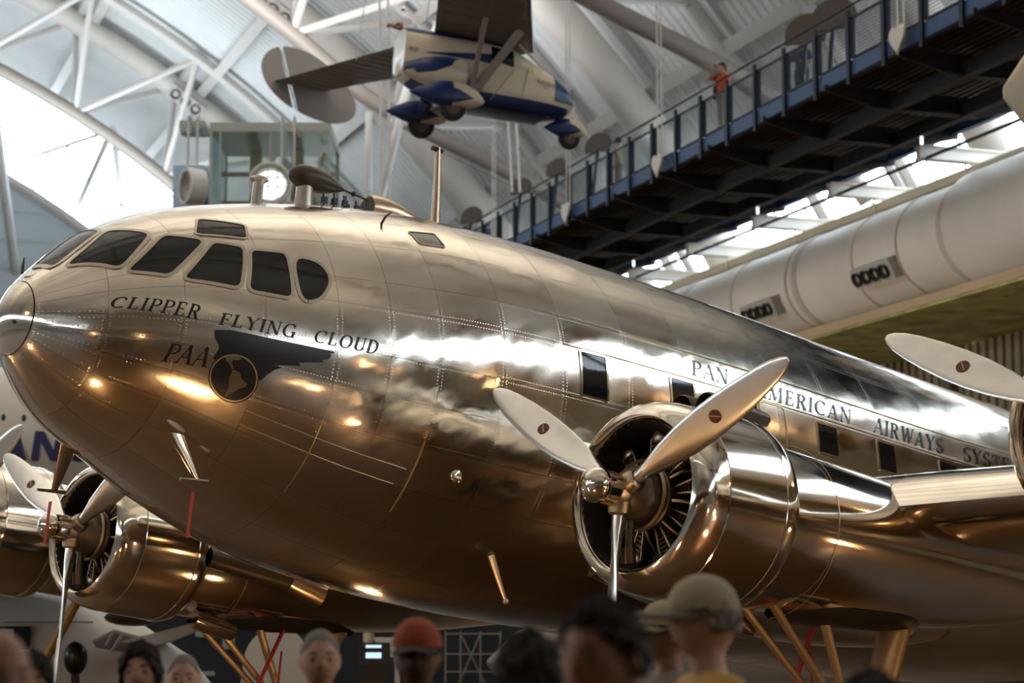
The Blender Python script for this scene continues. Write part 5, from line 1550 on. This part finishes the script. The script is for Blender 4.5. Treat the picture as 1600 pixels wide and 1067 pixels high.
# white tail fin beyond the drag struts
b = MB(); c = pix(432, 1040, 36); pts = [c+Vector((.55*math.cos(a), 0, .62*math.sin(a))) for a in np.linspace(0, PI, 18)]; pts = [c+Vector((-.7,0,-c.z))] + pts[::-1] + [c+Vector((.6,0,-c.z))]
b.prism(pts, Vector((0,.15,0))); tag(b.build('tail_fin', M['white'], smooth=False), 'rounded white fin seen between the landing gear struts', 'fin')
# dark partition with display cases
b = MB(); b.box((-3.2, 52, 1.25), (16, .3, 2.5)); pt = b.build('partition', M['darkblue'], smooth=False); tag(pt, 'dark partition wall with small display panels behind the aircraft', 'partition')
for px, py, w, h, m in ((357,1000,.28,.42,'dim_screen'),(325,1052,.3,.1,'dim_screen'),(395,1056,.5,.08,'dim_screen'),(312,985,.2,.3,'dim_screen')):
    q = pix(px, py, 51.8); b = MB(); b.box((q.x, 51.8, q.z), (w, .06, h)); b.build('display_panel', M[m], pt, smooth=False)
q = pix(585, 1022, 40); b = MB(); b.box((q.x, 40, q.z/2), (.5,.4,q.z)); b.box((q.x, 40, q.z), (.56,.46,.42)); kk = b.build('kiosk', M['black'], smooth=False); tag(kk, 'black kiosk with a bright bluish screen', 'kiosk')
for dz, h in ((.14,.05),(-.02,.10)):
    b = MB(); b.box((q.x, 39.76, q.z+dz), (.28,.03,h)); b.build('screen', M['screen'], kk, smooth=False)
# scaffold stair
q = pix(735, 1040, 44); sc_ = empty('scaffold', (q.x, 44, 0), 'grey tube scaffold stand behind the man in the cap', 'scaffold')
def spart(b, name): 
    o = b.build(name, M['grey']); o.parent = sc_; o.matrix_parent_inverse = Matrix.Translation(-sc_.location)
for x in (-.5, -.2, .2, .6):
    b = MB(); b.tube((q.x+x, 44, 0), (q.x+x, 44, 1.95), .02, 6); spart(b, 'upright')
for z in (.4, .8, 1.15, 1.5, 1.9):
    b = MB(); b.tube((q.x-.5, 44, z), (q.x+.6, 44, z), .018, 6); spart(b, 'rung')
for a_, c_ in ((-.5,.2),(.6,-.2)):
    b = MB(); b.tube((q.x+a_, 44, .3), (q.x+c_, 44, 1.9), .018, 6); spart(b, 'diagonal')
q = pix(620, 1015, 45); b = MB(); b.prism([q+Vector((-.5,0,.25)), q+Vector((.45,0,.25)), q+Vector((.3,0,-.1)), q+Vector((-.2,0,-.15))], Vector((0,.6,0))); b.box(q+Vector((0,.3,-.6)), (.1,.1,1.1)); b.box(q+Vector((0,.3,-q.z/2)), (.08,.08,q.z)); tag(b.build('display_plinth', M['white'], smooth=False), 'small white angled display beyond the orange-red cap', 'display')
# big dark grey aircraft behind the right engine
GY = 43.0
b = MB(); gz = pix(1400, 1060, GY).z
b.lathe([(-6,.05),(-5.4,.6),(-4.2,1.0),(-2,1.22),(6,1.25),(8,1.0),(9,.3)], (5.5, GY, gz+.30), (1,-.05,0), 36); gj = b.build('grey_aircraft', M['grey']); tag(gj, 'dull grey aircraft fuselage behind the right landing gear', 'airplane')
for xx in (1.5, 11):
    b = MB(); b.tube((xx, GY, .9), (xx, GY, .3), .1, 8); b.lathe([(-.15,.05),(-.15,.28),(.15,.28),(.15,.05)], (xx, GY, .30), (0,1,0), 18); b.build('wheel', M['tyre'], gj)
b = MB(); b.loft([[Vector((8+x_*4, GY-1.0-5*k, gz+.55+zz*2+.3*k)) for x_, zz in AFO] for k in np.linspace(0,1,4)], cap=True); b.build('wing', M['grey'], gj)

# ------------------------------------------------------------------ two unseen aircraft added beside the viewer to colour the skin's reflections
def reflection_aircraft(loc, rz, body, wing, label, span=9.):
    r = empty('reflection_aircraft', loc, label, 'airplane', rz)
    b = MB(); b.lathe([(-3.2,.06),(-2,.25),(0,.48),(1.4,.52),(2.0,.42),(2.2,.15),(2.3,.02)], (0,0,0), (1,0,0), 20); b.build('body', body, r)
    b = MB(); b.loft([[Vector((.9-x*1.5, y, .35+zz*1.2)) for x, zz in AFO] for y in (-span/2, -span/4, 0, span/4, span/2)], cap=True); b.build('wing', wing, r)
    b = MB(); b.loft([[Vector((-2.4-x*.8, y, .1+zz*.5)) for x, zz in AFO] for y in (-1.4, 0, 1.4)], cap=True); b.build('tailplane', wing, r)
    b = MB(); b.loft([[Vector((-2.3-.3*k-x*(.9-.4*k), zz*.5, .1+k)) for x, zz in AFO] for k in (0, .5, 1)], cap=True); b.build('fin', body, r)
    for y in (-1.2, 1.2):
        b = MB(); b.tube((.4, y, .45), (.4, y, 16), .012, 5); b.build('hanger_cable', M['rod'], r)
reflection_aircraft((12.5, 18.5, 11.5), .6, mat('orange_body', (.55, .12, .03), .4), mat('yellow_wing', (.55, .34, .08), .4), 'orange bodied yellow winged aircraft added out of view right of the viewer, for its reflection')
reflection_aircraft((14.5, 8.5, 10.0), 2.0, mat('dark_body', (.05, .05, .07), .4), mat('maroon_wing', (.20, .05, .04), .4), 'dark bodied maroon winged aircraft added out of view right of the viewer, for its reflection')
